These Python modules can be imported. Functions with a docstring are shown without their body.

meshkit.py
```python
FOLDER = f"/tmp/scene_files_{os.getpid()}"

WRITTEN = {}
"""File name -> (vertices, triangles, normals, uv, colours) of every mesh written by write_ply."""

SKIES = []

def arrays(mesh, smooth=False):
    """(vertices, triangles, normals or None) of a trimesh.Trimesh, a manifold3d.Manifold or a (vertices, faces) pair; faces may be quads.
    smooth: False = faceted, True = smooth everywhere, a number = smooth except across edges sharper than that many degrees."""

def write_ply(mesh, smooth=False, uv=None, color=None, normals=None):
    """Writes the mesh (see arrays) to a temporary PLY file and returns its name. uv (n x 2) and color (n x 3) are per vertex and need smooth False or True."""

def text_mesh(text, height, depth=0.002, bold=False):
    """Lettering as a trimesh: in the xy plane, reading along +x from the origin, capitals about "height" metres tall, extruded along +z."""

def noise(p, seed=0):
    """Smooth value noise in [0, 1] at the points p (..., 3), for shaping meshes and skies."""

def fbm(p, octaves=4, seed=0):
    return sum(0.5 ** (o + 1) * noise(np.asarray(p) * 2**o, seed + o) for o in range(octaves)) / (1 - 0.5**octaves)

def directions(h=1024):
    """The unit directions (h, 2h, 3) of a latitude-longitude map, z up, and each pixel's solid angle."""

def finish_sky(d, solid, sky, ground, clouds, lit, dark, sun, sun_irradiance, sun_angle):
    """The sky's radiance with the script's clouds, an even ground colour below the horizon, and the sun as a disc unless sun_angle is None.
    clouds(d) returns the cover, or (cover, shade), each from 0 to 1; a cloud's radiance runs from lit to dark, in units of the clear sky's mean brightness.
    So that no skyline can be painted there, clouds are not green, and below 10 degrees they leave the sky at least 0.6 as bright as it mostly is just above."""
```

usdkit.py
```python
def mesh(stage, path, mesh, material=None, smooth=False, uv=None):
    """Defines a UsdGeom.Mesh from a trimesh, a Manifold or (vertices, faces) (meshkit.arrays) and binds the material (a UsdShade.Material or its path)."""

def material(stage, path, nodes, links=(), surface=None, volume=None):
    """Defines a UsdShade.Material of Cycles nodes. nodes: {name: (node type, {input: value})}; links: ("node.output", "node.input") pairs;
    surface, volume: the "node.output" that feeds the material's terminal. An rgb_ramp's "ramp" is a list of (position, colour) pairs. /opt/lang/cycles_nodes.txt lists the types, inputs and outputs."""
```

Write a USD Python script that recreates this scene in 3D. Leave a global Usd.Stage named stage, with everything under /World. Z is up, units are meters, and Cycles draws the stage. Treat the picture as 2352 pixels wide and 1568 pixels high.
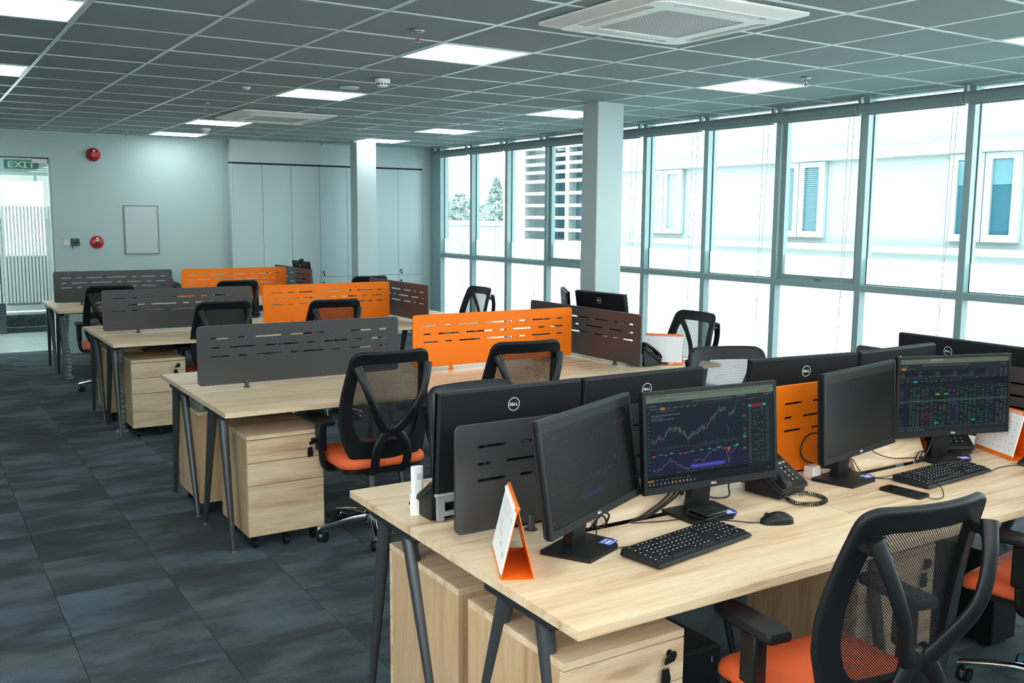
"""Open-plan office with bench desks, screens and task chairs beside a glazed wall (units: metres, z up)."""
import math, random
import numpy as np
import trimesh
import shapely
from shapely import affinity
from shapely.geometry import Polygon, box as sbox, LineString, Point
import usdkit, meshkit
from pxr import Usd, UsdGeom, UsdLux, UsdShade, Sdf, Gf, Vt

stage = Usd.Stage.CreateInMemory()
UsdGeom.Xform.Define(stage, "/World")
UsdGeom.Scope.Define(stage, "/World/Looks")

# ------------------------------------------------------------------ camera, sky, exposure
EXPOSURE = 0.0
SKY = (1.0, 0.99, 0.97); SKY_STRENGTH = 2.25
LED = (0.93, 1.0, 0.985); LED_STRENGTH = 10.0
cam = UsdGeom.Camera.Define(stage, "/World/camera")
YAW, PITCH, ROLL, CZ, FPX = 0.56502, -0.12868, 0.00782, 1.7378, 2210.2
cy_, sy_, cp_, sp_ = math.cos(YAW), math.sin(YAW), math.cos(PITCH), math.sin(PITCH)
fw = np.array([sy_ * cp_, cy_ * cp_, sp_]); rt = np.array([cy_, -sy_, 0.0]); up = np.cross(rt, fw)
rt, up = math.cos(ROLL) * rt + math.sin(ROLL) * up, -math.sin(ROLL) * rt + math.cos(ROLL) * up
cam.AddTransformOp().Set(Gf.Matrix4d(*rt, 0, *up, 0, *(-fw), 0, 0, 0, CZ, 1))
cam.CreateHorizontalApertureAttr(36.0); cam.CreateVerticalApertureAttr(24.0)
cam.CreateFocalLengthAttr(36.0 * FPX / 2352.0)
cam.CreateFStopAttr(0.0); cam.CreateFocusDistanceAttr(6.0)
cam.CreateExposureAttr(EXPOSURE)
sky = UsdLux.DomeLight.Define(stage, "/World/sky")
sky.CreateColorAttr(Gf.Vec3f(*SKY)); sky.CreateIntensityAttr(SKY_STRENGTH)

# ------------------------------------------------------------------ materials
M = {}
def mat(name, nodes, links=(), surface="p.BSDF"):
    M[name] = usdkit.material(stage, "/World/Looks/" + name, nodes, links, surface=surface)
    return M[name]
def plain(name, col, rough=0.5, metal=0.0, **kw):
    return mat(name, {"p": ("principled_bsdf", {"base_color": col, "roughness": rough, "metallic": metal, **kw})})
def bumpy(name, col, rough, scale, strength, dist=0.001, metal=0.0, var=0.0, **kw):
    c2 = tuple(max(0, c * (1 - var)) for c in col)
    return mat(name, {"tc": ("texture_coordinate", {}), "n": ("noise_texture", {"scale": scale, "detail": 3.0}),
        "r": ("rgb_ramp", {"ramp": [(0.3, c2), (0.7, col)]}),
        "b": ("bump", {"strength": strength, "distance": dist}),
        "p": ("principled_bsdf", {"roughness": rough, "metallic": metal, **kw})},
        [("tc.object", "n.vector"), ("n.fac", "r.fac"), ("r.color", "p.base_color"), ("n.fac", "b.height"), ("b.normal", "p.normal")])

bumpy("wall_paint", (0.42, 0.56, 0.57), 0.55, 90.0, 0.08, var=0.03)
bumpy("soffit_paint", (0.50, 0.62, 0.64), 0.5, 90.0, 0.05, var=0.02)
plain("column_paint", (0.46, 0.56, 0.58), 0.5)
plain("cabinet_white", (0.44, 0.565, 0.59), 0.35)
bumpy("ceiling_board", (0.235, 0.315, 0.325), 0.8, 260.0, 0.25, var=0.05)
plain("ceiling_bar_white", (0.56, 0.68, 0.69), 0.25)
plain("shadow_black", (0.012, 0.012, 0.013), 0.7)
plain("gunmetal", (0.085, 0.09, 0.10), 0.36, 0.55)
bumpy("screen_grey", (0.052, 0.053, 0.057), 0.3, 700.0, 0.05, var=0.06, specular_ior_level=0.5)
bumpy("screen_orange", (0.95, 0.2, 0.008), 0.5, 700.0, 0.06, var=0.03, specular_ior_level=0.2)
plain("black_plastic", (0.008, 0.009, 0.0105), 0.42, specular_ior_level=0.3)
bumpy("black_textured", (0.009, 0.010, 0.012), 0.48, 900.0, 0.25, var=0.1, specular_ior_level=0.28)
plain("frame_plastic", (0.007, 0.008, 0.0095), 0.38, specular_ior_level=0.3)
plain("dark_metal", (0.02, 0.022, 0.025), 0.45)
plain("key_black", (0.008, 0.008, 0.0095), 0.38, specular_ior_level=0.35)
bumpy("seat_fabric", (0.95, 0.155, 0.045), 0.6, 1500.0, 0.15, var=0.08)
plain("chrome", (0.72, 0.76, 0.79), 0.12, 1.0)
plain("steel", (0.36, 0.38, 0.39), 0.38, 1.0)
plain("plastic_film", (0.10, 0.38, 0.55), 0.15, 0.0, alpha=0.75)
plain("clear_plastic", (0.26, 0.32, 0.325), 0.2)
plain("white_plastic", (0.86, 0.88, 0.88), 0.35)
plain("grey_plastic", (0.36, 0.38, 0.41), 0.4)
plain("aluminium", (0.27, 0.385, 0.4), 0.42, 0.1)
plain("sash_aluminium", (0.25, 0.345, 0.355), 0.4, 0.1)
plain("hatch_frame_grey", (0.16, 0.19, 0.20), 0.4, 0.3)
plain("door_panel_grey", (0.22, 0.27, 0.275), 0.5)
plain("gasket", (0.03, 0.05, 0.055), 0.6)
bumpy("blind_fabric", (0.21, 0.29, 0.30), 0.7, 500.0, 0.1, var=0.05)
plain("red_plastic", (0.42, 0.008, 0.010), 0.25)
plain("green_plastic", (0.004, 0.10, 0.055), 0.4)
plain("sign_green", (0.01, 0.22, 0.13), 0.4)
plain("sign_white", (0.75, 0.85, 0.82), 0.4)
plain("paper", (0.86, 0.88, 0.90), 0.55)
plain("paper_print", (0.62, 0.44, 0.38), 0.6)
plain("ink", (0.22, 0.23, 0.25), 0.6)
plain("orange_card", (0.90, 0.19, 0.012), 0.4)
plain("logo_silver", (0.72, 0.76, 0.78), 0.3)
plain("sticker_blue", (0.01, 0.10, 0.62), 0.35)
plain("leather", (0.010, 0.010, 0.011), 0.38)
plain("phone_glass", (0.004, 0.004, 0.005), 0.08)
plain("cable_rubber", (0.010, 0.010, 0.011), 0.4)
plain("desk_edge", (0.68, 0.50, 0.33), 0.5)
plain("charger_white", (0.85, 0.80, 0.78), 0.35)
plain("facade_white", (0.29, 0.31, 0.312), 0.8)
plain("facade_trim", (0.305, 0.325, 0.328), 0.7)
plain("facade_shadow", (0.3, 0.34, 0.335), 0.8)
plain("facade_frame", (0.3, 0.325, 0.33), 0.5)
plain("facade_glass", (0.03, 0.09, 0.125), 0.12)
plain("facade_blind", (0.07, 0.165, 0.2), 0.5)
plain("facade_curtain", (0.22, 0.285, 0.3), 0.7)
bumpy("concrete", (0.25, 0.3, 0.3), 0.85, 14.0, 0.4, dist=0.01, var=0.25)
plain("ground_pale", (0.3, 0.31, 0.3), 0.9)
mat("led_light", {"e": ("emission", {"color": LED, "strength": LED_STRENGTH})}, surface="e.emission")
mat("leaf", {"tc": ("texture_coordinate", {}), "n": ("noise_texture", {"scale": 0.9, "detail": 4.0}),
    "r": ("rgb_ramp", {"ramp": [(0.35, (0.33, 0.39, 0.38)), (0.7, (0.40, 0.44, 0.42))]}),
    "d": ("diffuse_bsdf", {}), "t": ("translucent_bsdf", {}), "m": ("mix_closure", {"fac": 0.35})},
    [("tc.object", "n.vector"), ("n.fac", "r.fac"), ("r.color", "d.color"), ("r.color", "t.color"), ("d.BSDF", "m.closure1"), ("t.BSDF", "m.closure2")], "m.closure")
plain("bark", (0.50, 0.47, 0.45), 0.9)

def wood(name, scale, c_dark, c_mid, c_light, rough=0.38, knots=True):
    fine = tuple(s * 7 for s in scale)
    return mat(name, {"tc": ("texture_coordinate", {}), "oi": ("object_info", {}),
        "off": ("vector_math", {"math_type": "multiply_add", "vector2": (1, 1, 1)}),
        "rv": ("combine_xyz", {}), "rm": ("math", {"math_type": "multiply", "value2": 13.7}),
        "m1": ("mapping", {"scale": scale}), "m2": ("mapping", {"scale": fine}),
        "n1": ("noise_texture", {"scale": 1.0, "detail": 5.0, "roughness": 0.55, "distortion": 0.9}),
        "n2": ("noise_texture", {"scale": 1.0, "detail": 4.0, "roughness": 0.7}),
        "r1": ("rgb_ramp", {"ramp": [(0.30, c_dark), (0.41, c_mid), (0.58, c_light)]}),
        "r2": ("rgb_ramp", {"ramp": [(0.3, (0.80, 0.78, 0.76)), (0.6, (1, 1, 1))]}),
        "mx": ("mix_color", {"blend_type": "multiply", "fac": 0.8}),
        "b": ("bump", {"strength": 0.06, "distance": 0.001}),
        "p": ("principled_bsdf", {"roughness": rough})},
        [("oi.random", "rm.value1"), ("rm.value", "rv.x"), ("rm.value", "rv.y"), ("rm.value", "rv.z"),
         ("tc.object", "off.vector1"), ("rv.vector", "off.vector3"),
         ("off.vector", "m1.vector"), ("off.vector", "m2.vector"), ("m1.vector", "n1.vector"), ("m2.vector", "n2.vector"),
         ("n1.fac", "r1.fac"), ("n2.fac", "r2.fac"), ("r1.color", "mx.a"), ("r2.color", "mx.b"), ("mx.result", "p.base_color"),
         ("n2.fac", "b.height"), ("b.normal", "p.normal")])
WD, WM, WL = (0.50, 0.305, 0.175), (0.74, 0.535, 0.34), (0.84, 0.66, 0.45)
wood("oak_along_x", (1.1, 13.0, 13.0), WD, WM, WL)
wood("oak_along_y", (13.0, 1.1, 13.0), WD, WM, WL)
wood("oak_along_z", (13.0, 13.0, 1.1), (0.44, 0.265, 0.14), (0.58, 0.39, 0.225), (0.66, 0.46, 0.275), 0.45)

# carpet tile: patchy blue-grey loops, every tile with its own cut of the pattern
mat("carpet_tile", {"g": ("geometry", {}), "oi": ("object_info", {}), "rm": ("math", {"math_type": "multiply", "value2": 91.0}),
    "rv": ("combine_xyz", {}), "of": ("vector_math", {"math_type": "add"}), "m1": ("mapping", {"scale": (1.5, 3.0, 1.0)}),
    "n1": ("noise_texture", {"scale": 1.0, "detail": 6.0, "roughness": 0.62}),
    "m3": ("mapping", {"scale": (0.7, 1.6, 1.0)}), "n3": ("noise_texture", {"scale": 1.0, "detail": 2.0}),
    "r1": ("rgb_ramp", {"ramp": [(0.32, (0.030, 0.043, 0.050)), (0.46, (0.046, 0.064, 0.075)), (0.56, (0.080, 0.112, 0.138)), (0.72, (0.108, 0.148, 0.182))]}),
    "r3": ("rgb_ramp", {"ramp": [(0.45, (1, 1, 1)), (0.62, (1.12, 0.98, 0.78))]}),
    "mt": ("mix_color", {"blend_type": "multiply", "fac": 0.8, "use_clamp": False}),
    "m2": ("mapping", {"scale": (420.0, 170.0, 1.0), "rotation": (0, 0, 0.5)}), "n2": ("noise_texture", {"scale": 1.0, "detail": 2.0}),
    "r2": ("rgb_ramp", {"ramp": [(0.3, (0.45, 0.45, 0.45)), (0.7, (1.4, 1.4, 1.4))]}),
    "mx": ("mix_color", {"blend_type": "multiply", "fac": 1.0, "use_clamp": False}),
    "b": ("bump", {"strength": 0.6, "distance": 0.003}), "p": ("principled_bsdf", {"roughness": 0.9, "specular_ior_level": 0.25})},
    [("oi.random", "rm.value1"), ("rm.value", "rv.x"), ("rm.value", "rv.y"), ("g.position", "of.vector1"), ("rv.vector", "of.vector2"),
     ("of.vector", "m1.vector"), ("m1.vector", "n1.vector"), ("n1.fac", "r1.fac"), ("of.vector", "m3.vector"), ("m3.vector", "n3.vector"), ("n3.fac", "r3.fac"),
     ("r1.color", "mt.a"), ("r3.color", "mt.b"), ("g.position", "m2.vector"), ("m2.vector", "n2.vector"), ("n2.fac", "r2.fac"),
     ("mt.result", "mx.a"), ("r2.color", "mx.b"), ("mx.result", "p.base_color"), ("n2.fac", "b.height"), ("b.normal", "p.normal")])
mat("porcelain_tile", {"g": ("geometry", {}), "m1": ("mapping", {"scale": (1.2, 7.0, 1.0)}), "n1": ("noise_texture", {"detail": 3.0}),
    "r1": ("rgb_ramp", {"ramp": [(0.3, (0.50, 0.55, 0.56)), (0.7, (0.60, 0.64, 0.65))]}), "p": ("principled_bsdf", {"roughness": 0.22})},
    [("g.position", "m1.vector"), ("m1.vector", "n1.vector"), ("n1.fac", "r1.fac"), ("r1.color", "p.base_color")])
mat("granite", {"g": ("geometry", {}), "n1": ("noise_texture", {"scale": 60.0, "detail": 4.0}),
    "r1": ("rgb_ramp", {"ramp": [(0.4, (0.02, 0.03, 0.035)), (0.62, (0.07, 0.09, 0.10)), (0.75, (0.14, 0.17, 0.18))]}), "p": ("principled_bsdf", {"roughness": 0.2})},
    [("g.position", "n1.vector"), ("n1.fac", "r1.fac"), ("r1.color", "p.base_color")])
def glazing(name, tint):
    mat(name, {"t": ("transparent_bsdf", {"color": tint}), "g": ("glossy_bsdf", {"color": (1, 1, 1), "roughness": 0.0}),
        "f": ("layer_weight", {"blend": 0.5}), "pw": ("math", {"math_type": "power", "value2": 5.0}), "ma": ("math", {"math_type": "multiply_add", "value2": 0.9, "value3": 0.035}), "m": ("mix_closure", {})},
        [("f.facing", "pw.value1"), ("pw.value", "ma.value1"), ("ma.value", "m.fac"), ("t.BSDF", "m.closure1"), ("g.BSDF", "m.closure2")], "m.closure")
glazing("window_glass", (0.86, 0.985, 0.99))
glazing("front_glass", (0.97, 0.98, 0.975))
glazing("door_glass", (0.93, 0.99, 0.98))
mat("frosted_film", {"t": ("translucent_bsdf", {"color": (0.80, 0.95, 0.97)}), "d": ("diffuse_bsdf", {"color": (0.55, 0.63, 0.64)}), "m": ("mix_closure", {"fac": 0.16})},
    [("t.BSDF", "m.closure1"), ("d.BSDF", "m.closure2")], "m.closure")
mat("stripe_film", {"t": ("translucent_bsdf", {"color": (0.88, 0.95, 0.95)}), "d": ("diffuse_bsdf", {"color": (0.75, 0.80, 0.80)}), "m": ("mix_closure", {"fac": 0.5})},
    [("t.BSDF", "m.closure1"), ("d.BSDF", "m.closure2")], "m.closure")
# knitted back mesh with small open holes
KM = 2 * math.pi / 0.0078
mat("knit_mesh", {"tc": ("texture_coordinate", {}), "s": ("separate_xyz", {}),
    "ax": ("math", {"math_type": "multiply", "value2": KM}), "az": ("math", {"math_type": "multiply", "value2": KM}),
    "sx": ("math", {"math_type": "sine"}), "sz": ("math", {"math_type": "sine"}), "pr": ("math", {"math_type": "multiply"}),
    "gt": ("math", {"math_type": "greater_than", "value2": 0.28}),
    "p": ("principled_bsdf", {"base_color": (0.013, 0.014, 0.016), "roughness": 0.6}), "t": ("transparent_bsdf", {}), "m": ("mix_closure", {})},
    [("tc.object", "s.vector"), ("s.x", "ax.value1"), ("s.z", "az.value1"), ("ax.value", "sx.value1"), ("az.value", "sz.value1"),
     ("sx.value", "pr.value1"), ("sz.value", "pr.value2"), ("pr.value", "gt.value1"), ("gt.value", "m.fac"), ("p.BSDF", "m.closure1"), ("t.BSDF", "m.closure2")], "m.closure")
mat("display", {"a": ("attribute", {"attribute": "col"}), "p": ("principled_bsdf", {"base_color": (0.002, 0.002, 0.0024), "roughness": 0.28, "specular_ior_level": 0.13, "emission_strength": 1.0})},
    [("a.color", "p.emission_color")])
mat("printed", {"a": ("attribute", {"attribute": "col"}), "p": ("principled_bsdf", {"roughness": 0.5})}, [("a.color", "p.base_color")])

# ------------------------------------------------------------------ scene helpers
names = {}
def numbered(parent, name):
    k = (parent, name); n = names.get(k, 0); names[k] = n + 1
    return name if n == 0 else "%s_%03d" % (name, n)
def key(prim, **kw):
    for k, v in kw.items():
        if v: prim.SetCustomDataByKey(k, v)
def path_of(p): return str(p.GetPath()) if p is not None else "/World"
def thing(name, label, cat, loc=(0, 0, 0), rz=0.0, group=None, kind=None):
    x = UsdGeom.Xform.Define(stage, "/World/" + numbered("/World", name))
    x.AddTranslateOp().Set(Gf.Vec3d(*map(float, loc))); x.AddRotateZOp().Set(float(rz))
    key(x.GetPrim(), label=label, category=cat, group=group, kind=kind)
    return x.GetPrim()
def struct(name, label=None):
    x = UsdGeom.Xform.Define(stage, "/World/" + numbered("/World", name))
    key(x.GetPrim(), kind="structure", label=label)
    return x.GetPrim()
def part(parent, name, mesh, m, smooth=False, label=None, kind=None, col=None, cat=None, group=None):
    pp = path_of(parent)
    g = usdkit.mesh(stage, pp + "/" + numbered(pp, name), mesh, M[m], smooth=smooth)
    if col is not None:
        UsdGeom.PrimvarsAPI(g).CreatePrimvar("col", Sdf.ValueTypeNames.Color3fArray, "vertex").Set(Vt.Vec3fArray.FromNumpy(np.asarray(col, np.float32)))
    key(g.GetPrim(), label=label, kind=kind, category=cat, group=group)
    return g.GetPrim()
def copy(src, label, loc, rz=0.0, group=None):
    d = src.GetCustomData(); base = src.GetName()
    if base[-4] == "_" and base[-3:].isdigit(): base = base[:-4]
    t = thing(base, label, d["category"], loc, rz, group or d.get("group"))
    t.GetReferences().AddInternalReference(src.GetPath()); t.SetInstanceable(True)
    return t
def place(prim, loc, rz=0.0):
    prim.GetAttribute("xformOp:translate").Set(Gf.Vec3d(*map(float, loc))); prim.GetAttribute("xformOp:rotateZ").Set(float(rz))

# ------------------------------------------------------------------ mesh helpers
cat = trimesh.util.concatenate
def hull(pts): return trimesh.convex.convex_hull(np.asarray(pts, float))
def bx(x0, y0, z0, x1, y1, z1, b=0.0):
    if b <= 0:
        m = trimesh.creation.box((x1 - x0, y1 - y0, z1 - z0)); m.apply_translation(((x0 + x1) / 2, (y0 + y1) / 2, (z0 + z1) / 2)); return m
    P = []
    for X, sx in ((x0, 1), (x1, -1)):
        for Y, sy in ((y0, 1), (y1, -1)):
            for Z, sz in ((z0, 1), (z1, -1)):
                P += [(X, Y + sy * b, Z + sz * b), (X + sx * b, Y, Z + sz * b), (X + sx * b, Y + sy * b, Z)]
    return hull(P)
def rod(p0, p1, r0, r1=None, n=16):
    p0, p1 = np.asarray(p0, float), np.asarray(p1, float); r1 = r0 if r1 is None else r1
    d = p1 - p0; d /= np.linalg.norm(d); a = np.cross(d, (0, 0, 1) if abs(d[2]) < 0.9 else (1, 0, 0)); a /= np.linalg.norm(a); b = np.cross(d, a)
    t = np.linspace(0, 2 * math.pi, n, endpoint=False); ring = np.cos(t)[:, None] * a + np.sin(t)[:, None] * b
    v = np.vstack([p0 + ring * r0, p1 + ring * r1, p0, p1]); i = np.arange(n); j = (i + 1) % n
    f = np.vstack([np.stack([i, j, j + n], 1), np.stack([i, j + n, i + n], 1), np.stack([j, i, np.full(n, 2 * n)], 1), np.stack([i + n, j + n, np.full(n, 2 * n + 1)], 1)])
    return trimesh.Trimesh(v, f, process=False)
def spline(pts, n=8):
    P = np.asarray(pts, float)
    if len(P) < 3: return P
    Q = np.vstack([2 * P[0] - P[1], P, 2 * P[-1] - P[-2]]); out = []
    for k in range(1, len(Q) - 2):
        for t in np.linspace(0, 1, n, endpoint=False):
            a, b, c, d = Q[k - 1:k + 3]
            out.append(0.5 * (2 * b + (c - a) * t + (2 * a - 5 * b + 4 * c - d) * t * t + (3 * b - a - 3 * c + d) * t ** 3))
    return np.array(out + [P[-1]])
def tube(pts, r, n=8, n_sub=8):
    """Swept tube along a smoothed path; r: one radius, or one for each point, or (rx, ry) pairs for flattened sections."""
    P = spline(pts, n_sub); rr = np.asarray(r, float)
    if rr.ndim == 0: rr = np.full((len(pts), 2), rr)
    elif rr.ndim == 1: rr = np.stack([rr, rr], 1)
    ss = np.linspace(0, 1, len(P)); s0 = np.linspace(0, 1, len(pts)); R = np.stack([np.interp(ss, s0, rr[:, k]) for k in (0, 1)], 1)
    T = np.gradient(P, axis=0); T /= np.linalg.norm(T, axis=1)[:, None] + 1e-12
    up0 = np.array((0, 1.0, 0)) if abs(T[0][1]) < 0.8 else np.array((0, 0, 1.0)); V = []; t = np.linspace(0, 2 * math.pi, n, endpoint=False)
    b = up0 - T[0] * (up0 @ T[0]); b /= np.linalg.norm(b)
    for k in range(len(P)):
        b = b - T[k] * (b @ T[k]); b /= np.linalg.norm(b); a = np.cross(T[k], b)
        V.append(P[k] + (np.cos(t)[:, None] * a * R[k, 0] + np.sin(t)[:, None] * b * R[k, 1]))
    V = np.vstack(V + [P[:1], P[-1:]]); F = []; i = np.arange(n); j = (i + 1) % n; L = len(P)
    for k in range(L - 1):
        o = k * n; F += [np.stack([i + o, i + o + n, j + o + n], 1), np.stack([i + o, j + o + n, j + o], 1)]
    F += [np.stack([i, j, np.full(n, L * n)], 1), np.stack([j + (L - 1) * n, i + (L - 1) * n, np.full(n, L * n + 1)], 1)]
    m = trimesh.Trimesh(V, np.vstack(F), process=False); m.fix_normals() if False else None
    return m
def prism(poly, d, z0=0.0):
    """Extrudes a shapely polygon along +z from z0."""
    gs = getattr(poly, "geoms", [poly]); m = cat([trimesh.creation.extrude_polygon(g, d, engine="earcut") for g in gs]); m.apply_translation((0, 0, z0)); return m
def stand(m, y=0.0):
    """Turns a mesh made in xy (extruded along +z) upright: x stays, y becomes z, the extrusion goes towards -y."""
    m = m.copy(); v = m.vertices; m.vertices = np.stack([v[:, 0], y - v[:, 2], v[:, 1]], 1); return m
def lathe(prof, n=24):
    m = trimesh.creation.revolve(np.asarray(prof, float), sections=n); return m
def move(m, x=0, y=0, z=0): m = m.copy(); m.apply_translation((x, y, z)); return m
def turn(m, deg, axis=(0, 0, 1), about=(0, 0, 0)):
    m = m.copy(); m.apply_transform(trimesh.transformations.rotation_matrix(math.radians(deg), axis, about)); return m
def rrect(x0, y0, x1, y1, r, n=6):
    return sbox(x0 + r, y0 + r, x1 - r, y1 - r).buffer(r, quad_segs=n)
def quads(rects):
    """Flat coloured rectangles in xz facing -y: (x0, z0, x1, z1, layer, colour) or four corners; returns (mesh, colours)."""
    V, F, C = [], [], []
    for r in rects:
        if len(r) == 6: x0, z0, x1, z1, l, c = r; q = [(x0, z0), (x1, z0), (x1, z1), (x0, z1)]
        else: q, l, c = r
        o = len(V); V += [(a, -0.00006 * l, b) for a, b in q]; F += [(o, o + 1, o + 2), (o, o + 2, o + 3)]; C += [c] * 4
    return (np.array(V), np.array(F)), np.array(C)
def line_quads(pts, w, l, c):
    out = []
    for (x0, z0), (x1, z1) in zip(pts[:-1], pts[1:]):
        d = np.array((x1 - x0, z1 - z0)); d /= np.linalg.norm(d) + 1e-9; nx, nz = -d[1] * w / 2, d[0] * w / 2
        out.append(([(x0 - nx, z0 - nz), (x1 - nx, z1 - nz), (x1 + nx, z1 + nz), (x0 + nx, z0 + nz)], l, c))
    return out

# ------------------------------------------------------------------ the room shell
H = 2.716; XW = 6.70; YB = 13.0; XL = -1.8; YF = -0.5
def pix(P):
    q = np.atleast_2d(np.asarray(P, float)) - (0, 0, CZ); d = q @ fw
    return np.stack([1176 + FPX * (q @ rt) / np.maximum(d, 0.05), 784 - FPX * (q @ up) / np.maximum(d, 0.05)], 1), d
def seen_size(P):
    """How large a piece comes out in the photograph (0 when wholly outside it); chooses which pieces are built singly."""
    u, d = pix(P)
    if d.max() < 0.3: return 0.0
    lo, hi = u.min(0), u.max(0)
    if hi[0] < 0 or lo[0] > 2352 or hi[1] < 0 or lo[1] > 1568: return 0.0
    return float((min(hi[0], 2352) - max(lo[0], 0)) * (min(hi[1], 1568) - max(lo[1], 0)))

floor = struct("floor")
part(floor, "screed", bx(XL, YF, -0.10, XW + 0.12, 13.45, -0.008), "shadow_black")
tiles = []
for i in range(-9, 15):
    for j in range(-9, 28):
        x0, y0 = 0.5 * i, 0.17 + 0.5 * j; x1, y1 = min(x0 + 0.5, XW), min(y0 + 0.5, 13.45)
        if x0 < XL or y0 < YF or x1 - x0 < 0.05 or y1 - y0 < 0.05: continue
        tiles.append((seen_size([(x0, y0, 0), (x1, y0, 0), (x1, y1, 0), (x0, y1, 0)]), x0, y0, x1, y1))
tiles.sort(reverse=True); rest = []
for k, (s, x0, y0, x1, y1) in enumerate(tiles):
    m = bx(x0 + 0.0008, y0 + 0.0008, -0.009, x1 - 0.0008, y1 - 0.0008, 0.0, 0.0012)
    if k < 260 and s > 0: part(floor, "carpet_tile", m, "carpet_tile")
    else: rest.append(m)
part(floor, "carpet_tiles_beyond", cat(rest), "carpet_tile", kind="stuff")

# ceiling: lay-in boards on a white T-bar grid
TX, TY, OX, OY = 0.6184, 0.5976, 0.8216, 4.9845
ceiling = struct("ceiling")
LED_CELLS = [(3, 0), (3, 4), (3, 9), (3, 12), (7, 0), (7, 4), (7, 8), (7, 11), (7, -4), (-1, 0), (-1, 4), (3, -4), (3, -6), (0, -6), (3, -8), (7, -8), (-1, -8), (-1, -4), (-1, 8), (-1, 11), (-5, 0), (-5, 4), (-5, 8), (-5, -4)]
AC = [(3.27, 3.73), (3.235, 9.55)]
def in_ac(x, y): return any(abs(x - a) < 0.36 and abs(y - b) < 0.36 for a, b in AC)
boards = []
for i in range(-9, 11):
    for j in range(-16, 15):
        x0, y0 = max(OX + TX * i, XL), max(OY + TY * j, YF); x1, y1 = min(OX + TX * (i + 1), XW + 0.1), min(OY + TY * (j + 1), YB)
        if x1 - x0 < 0.03 or y1 - y0 < 0.03 or (i, j) in LED_CELLS: continue
        boards.append((seen_size([(x0, y0, H), (x1, y0, H), (x1, y1, H), (x0, y1, H)]), x0, y0, x1, y1))
boards.sort(reverse=True); rest = []; rng = random.Random(4)
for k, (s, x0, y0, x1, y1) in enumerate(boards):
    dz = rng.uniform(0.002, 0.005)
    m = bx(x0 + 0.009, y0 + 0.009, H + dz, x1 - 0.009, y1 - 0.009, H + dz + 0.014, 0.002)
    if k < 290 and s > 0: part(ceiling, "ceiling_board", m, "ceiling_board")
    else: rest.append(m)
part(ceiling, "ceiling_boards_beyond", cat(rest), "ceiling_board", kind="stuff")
for i in range(-8, 11):
    x = OX + TX * i
    if XL < x < XW + 0.05: part(ceiling, "main_runner", bx(x - 0.012, YF, H, x + 0.012, YB - 0.005, H + 0.03, 0.0015), "ceiling_bar_white")
for j in range(-15, 14):
    y = OY + TY * j
    if YF < y < YB: part(ceiling, "cross_runner", bx(XL, y - 0.012, H + 0.0006, XW + 0.1, y + 0.012, H + 0.03, 0.0015), "ceiling_bar_white")
part(ceiling, "slab", bx(XL, YF, H + 0.20, XW + 0.3, YB + 0.1, H + 0.3), "shadow_black")
for x0, x1, y0, y1 in ((XL, 1.59, YB - 0.02, YB), (1.59, 3.73, YB - 0.02, YB)):
    part(ceiling, "edge_trim", bx(x0, y0, H - 0.004, x1, y1, H + 0.02), "ceiling_bar_white")

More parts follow.
